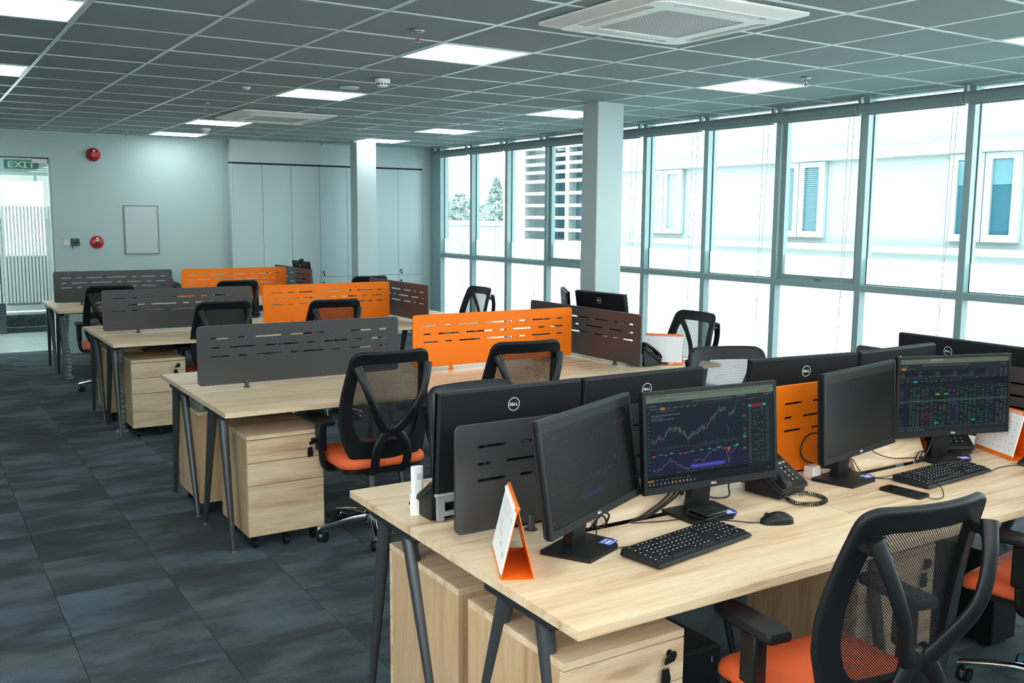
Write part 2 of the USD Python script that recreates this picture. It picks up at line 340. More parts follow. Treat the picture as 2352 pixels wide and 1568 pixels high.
wl = struct("wall_left"); part(wl, "wall_panel", bx(XL - 0.12, 2.64, 0, XL, YB, H + 0.2), "wall_paint")
for k in range(4):
    y = YF + 0.05 + k * 1.03
    part(wl, "mullion", bx(XL - 0.12, y - 0.029, 0, XL, y + 0.029, H + 0.03, 0.002), "aluminium")
    if k < 3:
        w = struct("window_%d" % (40 + k)); part(w, "pane", bx(XL - 0.076, y + 0.029, 0.85, XL - 0.07, y + 1.001, 2.66), "front_glass"); part(w, "sill_panel", bx(XL - 0.10, y + 0.029, 0.12, XL - 0.02, y + 1.001, 0.80), "wall_paint")
for z0, z1 in ((0, 0.12), (0.80, 0.85), (2.66, H + 0.2)): part(wl, "transom", bx(XL - 0.10, YF, z0, XL - 0.004, 2.64, z1, 0.002), "aluminium")
# front wall behind the camera: a second run of clear glazing
wf = struct("wall_front")
FX = [XL + 0.05 + (XW - XL - 0.1) * k / 9 for k in range(10)]
for x in FX: part(wf, "mullion", bx(x - 0.029, YF - 0.12, 0, x + 0.029, YF, H + 0.03, 0.002), "aluminium")
for z0, z1 in ((0, 0.12), (1.545, 1.60), (2.66, H + 0.2)): part(wf, "transom", bx(XL, YF - 0.10, z0, XW, YF - 0.004, z1, 0.002), "aluminium")
for k in range(9):
    w = struct("window_%d" % (30 + k)); part(w, "sill_panel", bx(FX[k] + 0.029, YF - 0.10, 0.12, FX[k + 1] - 0.029, YF - 0.02, 1.545), "wall_paint")
    part(w, "upper_pane", bx(FX[k] + 0.029, YF - 0.076, 1.60, FX[k + 1] - 0.029, YF - 0.07, 2.66), "front_glass")
wb = struct("wall_back")
part(wb, "wall_panel", bx(1.59, YB, 0, XW + 0.05, YB + 0.2, H + 0.25), "wall_paint")
part(wb, "wall_panel", bx(XL, YB, 0, 0.55, YB + 0.2, H + 0.25), "wall_paint")
part(wb, "door_lintel", bx(0.55, YB, 2.405, 1.59, YB + 0.2, H + 0.25), "wall_paint")
trm = struct("trim_1")
part(trm, "soffit", bx(3.74, YB - 0.13, 2.43, XW + 0.02, YB, H + 0.02, 0.004), "soffit_paint")
part(trm, "shadow_gap", bx(3.745, YB - 0.10, 2.412, 6.60, YB, 2.4305), "shadow_black")
part(trm, "end_panel", bx(6.578, YB - 0.125, 0, XW + 0.02, YB, 2.43, 0.002), "soffit_paint")
part(trm, "end_panel", bx(3.74, YB - 0.125, 0, 3.768, YB, 2.412, 0.002), "soffit_paint")

# columns
for x0, y0 in ((5.10, 6.70), (5.18, 12.05)):
    c = struct("column")
    part(c, "shaft", bx(x0, y0, 0, x0 + 0.28, y0 + 0.22, H + 0.05, 0.004), "column_paint")

# right wall: aluminium curtain wall, clear above, frosted below
wr = struct("wall_right")
MY = [12.58 - 0.92 * k for k in range(16)]
for y in MY:
    part(wr, "mullion", bx(XW, y - 0.029, 0, XW + 0.12, y + 0.029, H + 0.03, 0.002), "aluminium")
part(wr, "transom", bx(XW + 0.004, YF, 1.145, XW + 0.10, 12.95, 1.20, 0.002), "aluminium")
part(wr, "sill", bx(XW - 0.02, YF, 0, XW + 0.12, 12.95, 0.10, 0.004), "aluminium")
part(wr, "head_rail", bx(XW + 0.02, YF, 2.712, XW + 0.12, 12.95, H + 0.2, 0.0), "aluminium")
part(wr, "end_jamb", bx(XW, 12.58 + 0.029, 0, XW + 0.12, YB - 0.12, H, 0.002), "aluminium")
VENTS = (2, 3, 7)
for k in range(len(MY) - 1):
    y1, y0 = MY[k] - 0.029, MY[k + 1] + 0.029
    w = struct("window_%d" % (k + 1)); sash = k in (3, 7)
    lo, hi, a, b = (1.245, 2.66, y0 + 0.045, y1 - 0.045) if sash else (1.20, 2.711, y0, y1)
    gx = XW + 0.07
    if sash:
        fr = sbox(y0, 1.20, y1, 2.69).difference(sbox(a, lo, b, hi))
        m = prism(fr, 0.05); v = m.vertices; m.vertices = np.stack([XW + 0.035 + v[:, 2], v[:, 0], v[:, 1]], 1)
        part(w, "sash_frame", m, "sash_aluminium")
        yc = (y0 + y1) / 2
        hd = cat([bx(XW + 0.022, yc - 0.02, 1.212, XW + 0.036, yc + 0.02, 1.245, 0.003), rod((XW + 0.018, yc, 1.228), (XW + 0.018, yc - 0.075, 1.222), 0.006, 0.005), rod((XW + 0.03, yc, 1.228), (XW + 0.012, yc, 1.228), 0.008)])
        part(w, "window_handle", hd, "steel", smooth=40)
    else:
        fr = sbox(y0, 1.20, y1, 2.69).difference(sbox(y0 + 0.006, 1.206, y1 - 0.006, 2.68))
        m = prism(fr, 0.012); v = m.vertices; m.vertices = np.stack([gx - 0.006 + v[:, 2], v[:, 0], v[:, 1]], 1)
        part(w, "gasket", m, "gasket")
    part(w, "upper_pane", bx(gx, a, lo, gx + 0.006, b, hi), "window_glass")
    gq = lambda z0, z1, X: (np.array([(X, a, z0), (X, b, z0), (X, b, z1), (X, a, z1)]), np.array([(0, 2, 1), (0, 3, 2)]))
    part(w, "frosted_strip", gq(lo, 1.42, gx - 0.002), "frosted_film")
    a, b = y0, y1
    part(w, "lower_pane", gq(0.10, 1.145, gx), "frosted_film")
    if k < 14:
        lab = {0: "grey roller blind rolled up at the far end window beside the cabinets"}.get(k)
        bl = thing("roller_blind", lab or "", "blind", (XW - 0.07, (MY[k] + MY[k + 1]) / 2, 2.625), 0)
        L = 0.92 / 2 - 0.022
        part(bl, "fabric_roll", rod((0, -L, 0), (0, L, 0), 0.041, n=20), "blind_fabric", smooth=50)
        part(bl, "bottom_bar", bx(0.022, -L, -0.052, 0.034, L, -0.032, 0.003), "sash_aluminium")
        part(bl, "end_cap", rod((0, -L - 0.016, 0), (0, -L, 0), 0.045, n=20), "sash_aluminium", smooth=50)
        part(bl, "end_cap", rod((0, L, 0), (0, L + 0.016, 0), 0.045, n=20), "sash_aluminium", smooth=50)
        part(bl, "bracket", cat([bx(-0.02, s * (L + 0.012) - 0.003, 0.02, 0.015, s * (L + 0.012) + 0.003, H - 2.626, 0.001) for s in (-1, 1)]), "sash_aluminium")
        yy = -L - 0.004
        part(bl, "chain", tube([(-0.043, yy + 0.055, 0), (-0.047, yy + 0.056, -0.9), (-0.04, yy + 0.06, -1.9), (-0.03, yy + 0.075, -2.06), (-0.02, yy + 0.09, -1.9), (0.02, yy + 0.075, -0.9), (0.04, yy + 0.07, 0)], 0.0016, n=5), "clear_plastic")
        BL = globals().setdefault("BLINDS", []); BL.append(bl)
for k, bl in enumerate(BLINDS):
    nth = ["far end window, beside the cabinets", "second window bay from the far end", "third window bay from the far end", "far opening sash, fourth bay from the far end", "fifth bay, hidden behind the front column", "first window bay right of the front column", "second window bay right of the front column", "opening sash window right of the front column", "bay right of the near opening sash", "rightmost window bay in the photo"]
    bl.SetCustomDataByKey("label", "grey roller blind rolled up at the " + nth[k] if k < len(nth) else "grey roller blind rolled up over a window beyond the right edge")
    bl.SetCustomDataByKey("group", "rolled up roller blinds on the window wall" if k < len(nth) else "roller blinds beyond the right edge")

# glass door in the back wall, with a striped film
d1 = struct("door_1")
part(d1, "glass_leaf", bx(0.56, YB + 0.05, 0.012, 1.575, YB + 0.062, 2.395), "door_glass")
st = [bx(x, YB + 0.047, 0.654, x + 0.024, YB + 0.049, 1.822) for x in np.arange(0.58, 1.56, 0.0385)]
part(d1, "stripe_film", cat(st), "stripe_film")
part(d1, "door_jamb", bx(1.578, YB - 0.004, 0, 1.594, YB + 0.2, 2.41), "sash_aluminium")
part(d1, "door_head", bx(0.55, YB + 0.03, 2.392, 1.58, YB + 0.085, 2.41), "dark_metal")
part(d1, "patch_fitting", bx(1.40, YB + 0.04, 2.335, 1.575, YB + 0.075, 2.39, 0.003), "steel")

# lobby seen through the glass door
lob = struct("floor"); 
for i in range(6):
    for j in range(7):
        x0, y0 = -0.9 + 0.6 * i, 13.45 + 0.6 * j; y1 = min(y0 + 0.6, 15.65)
        if y0 < 15.6 and x0 < 2.4: part(lob, "porcelain_tile", bx(x0 + 0.001, y0 + 0.001, -0.03, min(x0 + 0.6, 2.5) - 0.001, y1 - 0.001, 0.0, 0.001), "porcelain_tile")
part(lob, "threshold_strip", bx(0.55, 13.43, -0.03, 1.59, 13.452, 0.004), "steel")
part(lob, "granite_strip", bx(-0.9, 15.65, -0.03, 2.5, 16.42, 0.001), "granite")
part(lob, "granite_step", bx(-0.9, 16.42, 0, 2.5, 17.05, 0.19, 0.004), "granite")
lw = struct("wall_lobby")
part(lw, "wall_panel", bx(2.5, 13.2, 0, 2.6, 17.2, 2.8), "wall_paint")
part(lw, "glass_wall", bx(-1.0, 13.2, 0, -0.99, 17.2, 2.8), "front_glass")
part(lw, "wall_panel", bx(2.07, 17.0, 0.19, 2.5, 17.15, 2.8), "wall_paint"); part(lw, "wall_panel", bx(-0.9, 17.0, 0.19, 1.27, 17.15, 2.8), "wall_paint")
part(lw, "wall_panel", bx(1.27, 17.0, 2.37, 2.07, 17.15, 2.8), "wall_paint")
part(lw, "lobby_ceiling", bx(-1.0, 13.2, 2.75, 2.6, 17.2, 2.85), "ceiling_board")
part(lw, "granite_pier", bx(0.55, 15.6, 0, 1.235, 16.2, 2.75, 0.004), "granite")
d2 = struct("door_2")
fr = sbox(1.27, 0.20, 2.07, 2.37).difference(sbox(1.37, 1.075, 1.966, 2.235))
m = stand(prism(fr, 0.06), 17.06); part(d2, "door_frame", m, "sign_white")
part(d2, "lower_panel", bx(1.36, 16.985, 0.30, 1.98, 17.0, 1.06, 0.006), "door_panel_grey")
part(d2, "glass_pane", bx(1.37, 17.02, 1.075, 1.966, 17.03, 2.235), "door_glass")

# built-in cabinets under the soffit
def cabinet(x0, x1, doors, label):
    c = thing("built_in_cabinet", label, "cabinet", (x0, YB - 0.12, 0), 0, "white built-in cabinets in the back wall")
    part(c, "carcass", bx(0.002, 0.02, 0.08, x1 - x0 - 0.002, 0.11, 2.405), "cabinet_white")
    part(c, "plinth", bx(0, 0.03, 0, x1 - x0, 0.1, 0.08), "cabinet_white")
    w = (x1 - x0) / doors
    for k in range(doors):
        a, b = k * w + 0.0018, (k + 1) * w - 0.0018
        for z0, z1, nm in ((0.882, 2.408, "tall_door"), (0.085, 0.878, "low_door")):
            dd = part(c, nm, bx(a, 0, z0, b, 0.019, z1, 0.0015), "cabinet_white")
        if doors == 1 or k == 1:
            for z in (0.95, 0.80):
                lk = part(c, "door_lock", rod((k * w + (0.035 if doors > 1 else w - 0.03), 0.001, z), (k * w + (0.035 if doors > 1 else w - 0.03), -0.008, z), 0.011, n=14), "steel", smooth=40)
                xx = k * w + (0.035 if doors > 1 else w - 0.03)
                part(lk, "key", cat([bx(xx - 0.008, -0.026, z - 0.012, xx + 0.008, -0.008, z + 0.012, 0.002), bx(xx + 0.002, -0.02, z - 0.055, xx + 0.020, -0.015, z - 0.022, 0.002)]), "key_black")
    return c
cabinet(3.768, 4.57, 2, "white two-door built-in cabinet at the left end of the soffit")
cabinet(4.57, 5.384, 2, "white two-door built-in cabinet just left of the back column")
cabinet(5.384, 5.78, 1, "white single-door built-in cabinet half hidden behind the back column")
cabinet(5.78, 6.578, 2, "white two-door built-in cabinet between the back column and the windows")

# ------------------------------------------------------------------ things on the back wall and the ceiling
e = thing("exit_sign", "green exit sign with white letters seen at the top of the glass door", "sign", (1.293, YB + 0.11, 2.318), 0)
part(e, "sign_plate", bx(-0.188, 0, -0.053, 0.188, 0.012, 0.053, 0.002), "sign_green")
tx = meshkit.text_mesh("EXIT", 0.070, 0.002, bold=True); tx.apply_translation((-tx.bounds[:, 0].mean(), -0.035, 0)); tx.vertices[:, 0] *= 1.35
part(e, "lettering", stand(tx, -0.0002), "sign_white")
b = thing("alarm_bell", "round red alarm bell high on the back wall beside the door", "alarm", (2.085, YB, 2.46), 0)
part(b, "dome", turn(lathe([(0, 0.065), (0.03, 0.065), (0.055, 0.058), (0.074, 0.04), (0.082, 0.018), (0.084, 0.0)], 32), 90, (1, 0, 0)), "red_plastic", smooth=30)
part(b, "hub", turn(lathe([(0, 0.072), (0.035, 0.072), (0.042, 0.066), (0.042, 0.06)], 24), 90, (1, 0, 0)), "red_plastic", smooth=30)
part(b, "label_tag", bx(-0.012, -0.072, 0.035, 0.012, -0.062, 0.056), "paper")
b = thing("call_point", "round red fire call point at chest height below the alarm bell", "alarm", (2.083, YB, 1.385), 0)
part(b, "housing", turn(lathe([(0, 0.036), (0.05, 0.036), (0.07, 0.03), (0.08, 0.014), (0.08, 0)], 32), 90, (1, 0, 0)), "red_plastic", smooth=30)
part(b, "press_window", bx(-0.024, -0.041, -0.028, 0.024, -0.034, 0.0, 0.003), "key_black")
part(b, "lettering", cat([bx(-0.026, -0.038, 0.018, 0.026, -0.034, 0.026), bx(-0.010, -0.038, 0.035, 0.010, -0.034, 0.056)]), "paper")
b = thing("exit_button", "square steel exit button plate on the wall beside the glass door", "switch", (1.738, YB, 1.387), 0)
part(b, "plate", bx(-0.043, -0.006, -0.043, 0.043, 0, 0.043, 0.002), "steel")
part(b, "push_button", turn(lathe([(0, 0.012), (0.011, 0.012), (0.013, 0.006), (0.013, 0)], 18), 90, (1, 0, 0), (0, 0, 0)), "chrome", smooth=30)
b = thing("break_glass_unit", "dark green emergency door release next to the exit button", "switch", (1.830, YB, 1.387), 0)
part(b, "housing", bx(-0.046, -0.05, -0.044, 0.046, 0, 0.044, 0.005), "green_plastic")
part(b, "window", bx(-0.028, -0.053, -0.016, 0.028, -0.049, 0.018, 0.002), "key_black"); part(b, "tab", bx(-0.028, -0.052, 0.025, 0.0, -0.049, 0.034), "sign_green")
part(b, "key", bx(-0.036, -0.028, -0.075, -0.028, -0.018, -0.044, 0.001), "key_black")
b = thing("access_panel", "white wall access hatch in a metal frame between call point and cabinets", "panel", (2.62, YB, 1.537), 0)
part(b, "frame", stand(prism(sbox(-0.212, -0.31, 0.212, 0.31).difference(sbox(-0.201, -0.299, 0.201, 0.299)), 0.012)), "hatch_frame_grey")
part(b, "hatch_door", bx(-0.199, -0.010, -0.297, 0.199, 0, 0.297, 0.001), "column_paint")
for z in (0.19, -0.22): part(b, "hinge", rod((0.195, -0.013, z), (0.195, -0.013, z + 0.075), 0.007, n=10), "column_paint", smooth=40)

def led_panel(i, j, label, group):
    t = thing("ceiling_light", label, "ceiling light", (OX + TX * (i + 0.5), OY + TY * (j + 0.5), H), 0, group)
    a, c = TX / 2 - 0.013, TY / 2 - 0.013
    part(t, "frame", prism(sbox(-a, -c, a, c).difference(sbox(-a + 0.012, -c + 0.012, a - 0.012, c - 0.012)), 0.012, -0.001), "ceiling_bar_white")
    part(t, "diffuser", bx(-a + 0.0121, -c + 0.0121, 0.0005, a - 0.0121, c - 0.0121, 0.01), "led_light")
LL = ["square ceiling light nearest the air conditioner, in front of the camera", "square ceiling light left of the smoke detector, second of the middle row", "square ceiling light right beside the far air conditioner", "square ceiling light nearest the back wall above the access hatch",
      "square ceiling light next to the sprinkler above the windows on the right", "square ceiling light cut off by the front column", "square ceiling light left of the front column, second from the back column", "square ceiling light directly above the back column", "square ceiling light at the right edge of the photo",
      "large square ceiling light at the top left corner of the photo", "square ceiling light at the left edge, second from the top left corner"]
for k, (i, j) in enumerate(LED_CELLS):
    led_panel(i, j, LL[k] if k < len(LL) else "square ceiling light outside the photo, lighting the rest of the room", "square ceiling lights" if k < len(LL) else "ceiling lights outside the photo")

mat("ac_grille", {"tc": ("texture_coordinate", {}), "mp": ("mapping", {"scale": (1, 1, 1), "rotation": (0, 0, 0.785)}), "s": ("separate_xyz", {}),
    "ax": ("math", {"math_type": "multiply", "value2": 200.0}), "ay": ("math", {"math_type": "multiply", "value2": 200.0}), "sx": ("math", {"math_type": "sine"}), "sy": ("math", {"math_type": "sine"}),
    "pr": ("math", {"math_type": "multiply"}), "r": ("rgb_ramp", {"ramp": [(0.35, (0.36, 0.39, 0.39)), (0.6, (0.72, 0.75, 0.75))]}), "p": ("principled_bsdf", {"roughness": 0.5})},
    [("tc.object", "mp.vector"), ("mp.vector", "s.vector"), ("s.x", "ax.value1"), ("s.y", "ay.value1"), ("ax.value", "sx.value1"), ("ay.value", "sy.value1"), ("sx.value", "pr.value1"), ("sy.value", "pr.value2"), ("pr.value", "r.fac"), ("r.color", "p.base_color")])
plain("ac_white", (0.76, 0.81, 0.80), 0.35)
def cassette(x, y, label):
    t = thing("air_conditioner", label, "air conditioner", (x, y, H - 0.001), 0, "ceiling cassette air conditioners")
    o, i_, zb = 0.475, 0.40, -0.034
    slots = [rrect(-0.28, -0.385, 0.28, -0.325, 0.028), rrect(-0.28, 0.325, 0.28, 0.385, 0.028), rrect(-0.385, -0.28, -0.325, 0.28, 0.028), rrect(0.325, -0.28, 0.385, 0.28, 0.028)]
    inner = rrect(-i_, -i_, i_, i_, 0.06)
    for s in slots: inner = inner.difference(s)
    inner = inner.difference(rrect(-0.26, -0.26, 0.26, 0.26, 0.03))
    rim_o, rim_i = np.array(rrect(-o, -o, o, o, 0.03, 6).exterior.coords)[:-1], np.array(rrect(-i_, -i_, i_, i_, 0.06, 6).exterior.coords)[:-1]
    n = len(rim_o); V = np.vstack([np.c_[rim_o, np.zeros(n)], np.c_[rim_o, np.full(n, -0.012)], np.c_[rim_i, np.full(n, zb)], np.c_[rim_i, np.zeros(n)]]); F = []
    for r in range(3):
        k = np.arange(n); q = (k + 1) % n; F += [np.stack([k + r * n, q + (r + 1) * n, k + (r + 1) * n], 1), np.stack([k + r * n, q + r * n, q + (r + 1) * n], 1)]
    part(t, "rim", trimesh.Trimesh(V, np.vstack(F), process=False), "ac_white", smooth=25)
    part(t, "face_panel", prism(inner, 0.02, zb - 0.003), "ac_white")
    part(t, "grille", bx(-0.259, -0.259, zb + 0.002, 0.259, 0.259, zb + 0.012), "ac_grille")
    part(t, "duct", bx(-0.39, -0.39, zb + 0.024, 0.39, 0.39, zb + 0.030), "shadow_black")
    for k, s in enumerate(slots):
        c = s.centroid; L = 0.262
        v = bx(-L, -0.024, -0.003, L, 0.024, 0.003, 0.0015)
        fins = [bx(q - 0.004, -0.02, 0.0, q + 0.004, 0.006, 0.014, 0.001) for q in np.linspace(-L * 0.9, L * 0.9, 9)]
        m = turn(cat([v] + fins), 28, (1, 0, 0)); ang = {0: 180, 1: 0, 2: 90, 3: -90}[k]
        part(t, "air_vane", move(turn(m, ang), c.x, c.y, zb + 0.012), "ac_white")
cassette(AC[0][0], AC[0][1], "large white ceiling air conditioner near the camera with perforated square grille")
cassette(AC[1][0], AC[1][1], "smaller looking white ceiling air conditioner far back beside a light")

spr = None
for k, (x, y, lab) in enumerate([(2.395, 4.74, "ceiling sprinkler with red bulb left of the near air conditioner"), (2.352, 8.81, "ceiling sprinkler far left, in front of the far air conditioner"), (2.358, 12.36, "ceiling sprinkler near the back wall above the alarm bell"),
        (5.39, 8.75, "ceiling sprinkler left of the front column top"), (5.407, 4.73, "ceiling sprinkler with red bulb over the right side light"), (4.765, 12.22, "ceiling sprinkler above the built-in cabinets left of the back column")]):
    if spr is None:
        spr = thing("sprinkler", lab, "sprinkler", (x, y, H), 0, "ceiling sprinklers")
        part(spr, "escutcheon", lathe([(0, 0), (0.038, 0), (0.036, -0.006), (0.016, -0.010), (0, -0.010)], 24), "steel", smooth=30)
        part(spr, "body", cat([rod((0, 0, -0.008), (0, 0, -0.026), 0.010), tube([(-0.010, 0, -0.02), (-0.013, 0, -0.04), (-0.003, 0, -0.058)], 0.003, 6), tube([(0.010, 0, -0.02), (0.013, 0, -0.04), (0.003, 0, -0.058)], 0.003, 6)]), "chrome", smooth=40)
        part(spr, "bulb", rod((0, 0, -0.026), (0, 0, -0.052), 0.0035, n=10), "red_plastic", smooth=40)
        part(spr, "deflector", lathe([(0, -0.056), (0.015, -0.060), (0.015, -0.062), (0, -0.060)], 20), "chrome", smooth=30)
    else: copy(spr, lab, (x, y, H))
smk = None
for x, y, lab in [(3.02, 6.54, "white round smoke detector on the ceiling right of the second middle light"), (3.03, 11.35, "small white smoke detector far back between two ceiling lights")]:
    if smk is None:
        smk = thing("smoke_detector", lab, "smoke detector", (x, y, H), 0, "smoke detectors")
        part(smk, "base", lathe([(0, 0), (0.055, 0), (0.055, -0.022), (0.050, -0.028), (0, -0.028)], 32), "white_plastic", smooth=30)
        part(smk, "chamber", lathe([(0, -0.028), (0.042, -0.028), (0.042, -0.042), (0.034, -0.052), (0, -0.052)], 32), "white_plastic", smooth=30)
        for a in np.arange(0, 360, 30): part(smk, "vent_slot", turn(bx(0.0395, -0.006, -0.041, 0.0435, 0.006, -0.030), a), "key_black")
    else: copy(smk, lab, (x, y, H))
t = part(None, "ceiling_disc", lathe([(0, 0), (0.075, 0), (0.072, -0.008), (0.05, -0.010), (0, -0.010)], 32), "ceiling_bar_white", smooth=30, label="flat round white disc on the ceiling left of the smoke detector", cat="ceiling fitting")
UsdGeom.Xformable(t).AddTranslateOp().Set(Gf.Vec3d(2.99, 7.08, H))
t = part(None, "ceiling_dome", lathe([(0, -0.022), (0.02, -0.019), (0.032, -0.010), (0.036, 0), (0, 0)], 24), "ceiling_bar_white", smooth=30, label="tiny white dome on the ceiling above the far air conditioner", cat="ceiling fitting")
UsdGeom.Xformable(t).AddTranslateOp().Set(Gf.Vec3d(2.335, 7.55, H))

# ------------------------------------------------------------------ bench desks
X0, LM, DD, ZT = 1.32, 1.35, 0.70, 0.75
ROWS = [2.475, 5.460, 8.455, 11.40]
def desk_leg(parent, x, ytop, yfoot):
    lg = part(parent, "leg", cat([rod((x, ytop, 0.722), (x, yfoot, 0.012), 0.027, 0.0125, 20)]), "gunmetal", smooth=40)
    part(lg, "foot_pad", rod((x, yfoot, 0), (x, yfoot, 0.012), 0.020, 0.014, 16), "gunmetal", smooth=40)
def bench(yc, label, open_lids=()):
    t = thing("bench_desk", label, "desk", (X0, yc, 0), 0, "four-seat bench desks")
    for m in (0, 1):
        for s in (-1, 1):
            a, b = m * LM + 0.0012, (m + 1) * LM - 0.0012
            y0, y1 = (0.001, DD) if s > 0 else (-DD, -0.001)
            hole = sbox(m * LM + 0.45, 0.012, m * LM + 0.90, 0.115) if s > 0 else sbox(m * LM + 0.45, -0.115, m * LM + 0.90, -0.012)
            part(t, "tabletop", prism(sbox(a, y0, b, y1).difference(hole), 0.0255, ZT - 0.0255), "oak_along_x")
            hx0, hy0, hx1, hy1 = hole.bounds
            if (m, s) in open_lids:
                # lid swung up on its rear hinge, leaning back towards the screen
                ld = bx(hx0 + 0.002, 0, 0, hx1 - 0.002, 0.018, 0.125, 0.0008); ld = move(turn(ld, -24 if s < 0 else 24, (1, 0, 0)), 0, hy1 - 0.075 if s < 0 else hy0 + 0.06, ZT + 0.001)
                part(t, "hatch_lid", ld, "oak_along_x")
                part(t, "hatch_rim", prism(sbox(hx0, hy0, hx1, hy1).difference(sbox(hx0 + 0.003, hy0 + 0.003, hx1 - 0.003, hy1 - 0.003)), 0.02, ZT - 0.0215), "grey_plastic")
            else:
                part(t, "hatch_lid", bx(hx0 + 0.0015, hy0 + 0.0015, ZT - 0.02, hx1 - 0.0015, hy1 - 0.0015, ZT, 0.0008), "oak_along_x")
        part(t, "cable_tray", cat([bx(m * LM + 0.35, -0.13, 0.60, m * LM + 1.0, 0.13, 0.603), bx(m * LM + 0.35, -0.13, 0.60, m * LM + 1.0, -0.127, 0.70), bx(m * LM + 0.35, 0.127, 0.60, m * LM + 1.0, 0.13, 0.70)]), "dark_metal")
    for x in (0.045, LM, 2 * LM - 0.045):
        for s in (-1, 1):
            if x == 0.045 or s == -1 or True:
                desk_leg(t, x, s * (DD - 0.215), s * (DD - 0.077)); desk_leg(t, x, s * (DD - 0.385), s * (DD - 0.618))
                part(t, "leg_bracket", bx(x - 0.03, s * 0.22 if s > 0 else -0.56, 0.685, x + 0.03, 0.56 if s > 0 else -0.22, 0.7245, 0.012), "dark_metal")
    for y in (-0.45, -0.27, 0.27, 0.45):
        part(t, "under_beam", bx(0.06, y - 0.02, 0.694, 2 * LM - 0.06, y + 0.02, 0.7245, 0.002), "dark_metal")
    return t
B1 = bench(ROWS[0], "nearest oak bench desk, covered with monitors, keyboards and cables", ((0, -1), (1, -1)))
bench(ROWS[1], "second oak bench desk, empty top behind the front monitors")
bench(ROWS[2], "third oak bench desk, between the second desk and the one at the back")
bench(ROWS[3], "farthest oak bench desk, next to the glass door and back wall")
def end_desk(yc, label):
    t = thing("end_desk", label, "desk", (X0 + 2 * LM + 0.002, yc, 0), 0, "end desks beside the windows")
    part(t, "tabletop", prism(sbox(0, -DD, 0.70, DD).difference(sbox(0.03, -0.225, 0.13, 0.225)), 0.0255, ZT - 0.0255), "oak_along_y")
    part(t, "hatch_lid", bx(0.0315, -0.2235, ZT - 0.02, 0.1285, 0.2235, ZT, 0.0008), "oak_along_y")
    for s in (-1, 1):
        for xt, xf in ((0.485, 0.625), (0.30, 0.10)):
            lg = part(t, "leg", rod((xt, s * 0.655, 0.722), (xf, s * 0.655, 0.012), 0.027, 0.0125, 20), "gunmetal", smooth=40)
        part(t, "leg_bracket", bx(0.2, s * 0.655 - 0.03, 0.685, 0.56, s * 0.655 + 0.03, 0.7245, 0.012), "dark_metal")
    part(t, "under_beam", bx(0.42, -0.63, 0.694, 0.46, 0.63, 0.7245, 0.002), "dark_metal")
    return t
end_desk(ROWS[0], "oak end desk of the nearest bench, under the two monitors at the right edge")
end_desk(ROWS[1], "oak end desk of the second bench, with desk calendar and phone")
end_desk(ROWS[2], "pale oak end desk of the third bench behind the orange screen")
end_desk(ROWS[3], "oak end desk of the farthest bench carrying the monitor with a webcam")

# ------------------------------------------------------------------ slotted desk screens
S1 = [(.077, .179), (.232, .282), (.336, .490), (.544, .749), (.803, .853), (.906, 1.059), (1.112, 1.163)]
S2 = [(.077, .127), (.181, .334), (.389, .594), (.648, .697), (.751, .904), (.958, 1.009), (1.062, 1.164)]
def screen_mesh(W, kx):
    p = rrect(-W / 2, 0.776, W / 2, 1.114, 0.022)
    for row, z in ((S1, 1.042), (S2, 0.988), (S1, 0.937)):
        for a, b in row: p = p.difference(LineString([(a * kx - W / 2 + 0.004, z), (b * kx - W / 2 - 0.004, z)]).buffer(0.0052, quad_segs=4))
    return stand(prism(p, 0.012, -0.006))
def post_mesh(x): 
    return cat([lathe([(0, 0), (0.021, 0), (0.021, 0.003), (0.0125, 0.005), (0.0125, 0.046), (0.0105, 0.050), (0, 0.050)], 20).apply_translation((x, -0.004, ZT))])
def desk_screen(W, mm, label, loc, rz, group):
    t = thing("desk_screen", label, "desk screen", loc, rz, group)
    part(t, "panel", screen_mesh(W, W / 1.24), mm)
    for x in (-W / 2 + 0.275, W / 2 - 0.275): part(t, "post", post_mesh(x), mm, smooth=40)
    return t
GN, ON = "grey slotted desk screens along the benches", "orange slotted desk screens along the benches"
sg = desk_screen(1.24, "screen_grey", "grey slotted metal screen on the nearest desk, partly hidden by front monitors", (X0 + 0.049 + 0.62, ROWS[0], 0), 0, GN)
so = desk_screen(1.24, "screen_orange", "orange slotted screen on the nearest desk behind the phone and white charger", (X0 + 1.394 + 0.62, ROWS[0], 0), 0, ON)
for k, lab in ((1, ("grey slotted screen on the second desk, largest whole grey screen in the photo", "orange slotted screen on the second desk, largest whole orange screen in the photo")), (2, ("grey slotted screen on the third desk, left of the middle orange screen", "orange slotted screen on the third desk, middle one of three")),
               (3, ("grey slotted screen on the farthest desk beside the glass door", "orange slotted screen on the farthest desk, smallest in the photo"))):
    copy(sg, lab[0], (X0 + 0.049 + 0.62, ROWS[k], 0)); copy(so, lab[1], (X0 + 1.394 + 0.62, ROWS[k], 0))
EN = "grey end screens across the benches"
se = desk_screen(1.30, "screen_grey", "grey end screen of the nearest bench, behind the calendar at the right edge", (4.040, ROWS[0], 0), 90, EN)
copy(se, "dark brownish end screen of the second bench right of the big orange screen", (4.040, ROWS[1] - 0.01, 0), 90)
copy(se, "dark brown end screen of the third bench right of the middle orange screen", (4.040, ROWS[2], 0), 90)
copy(se, "dark end screen of the farthest bench in front of the monitor with webcam", (4.040, ROWS[3], 0), 90)

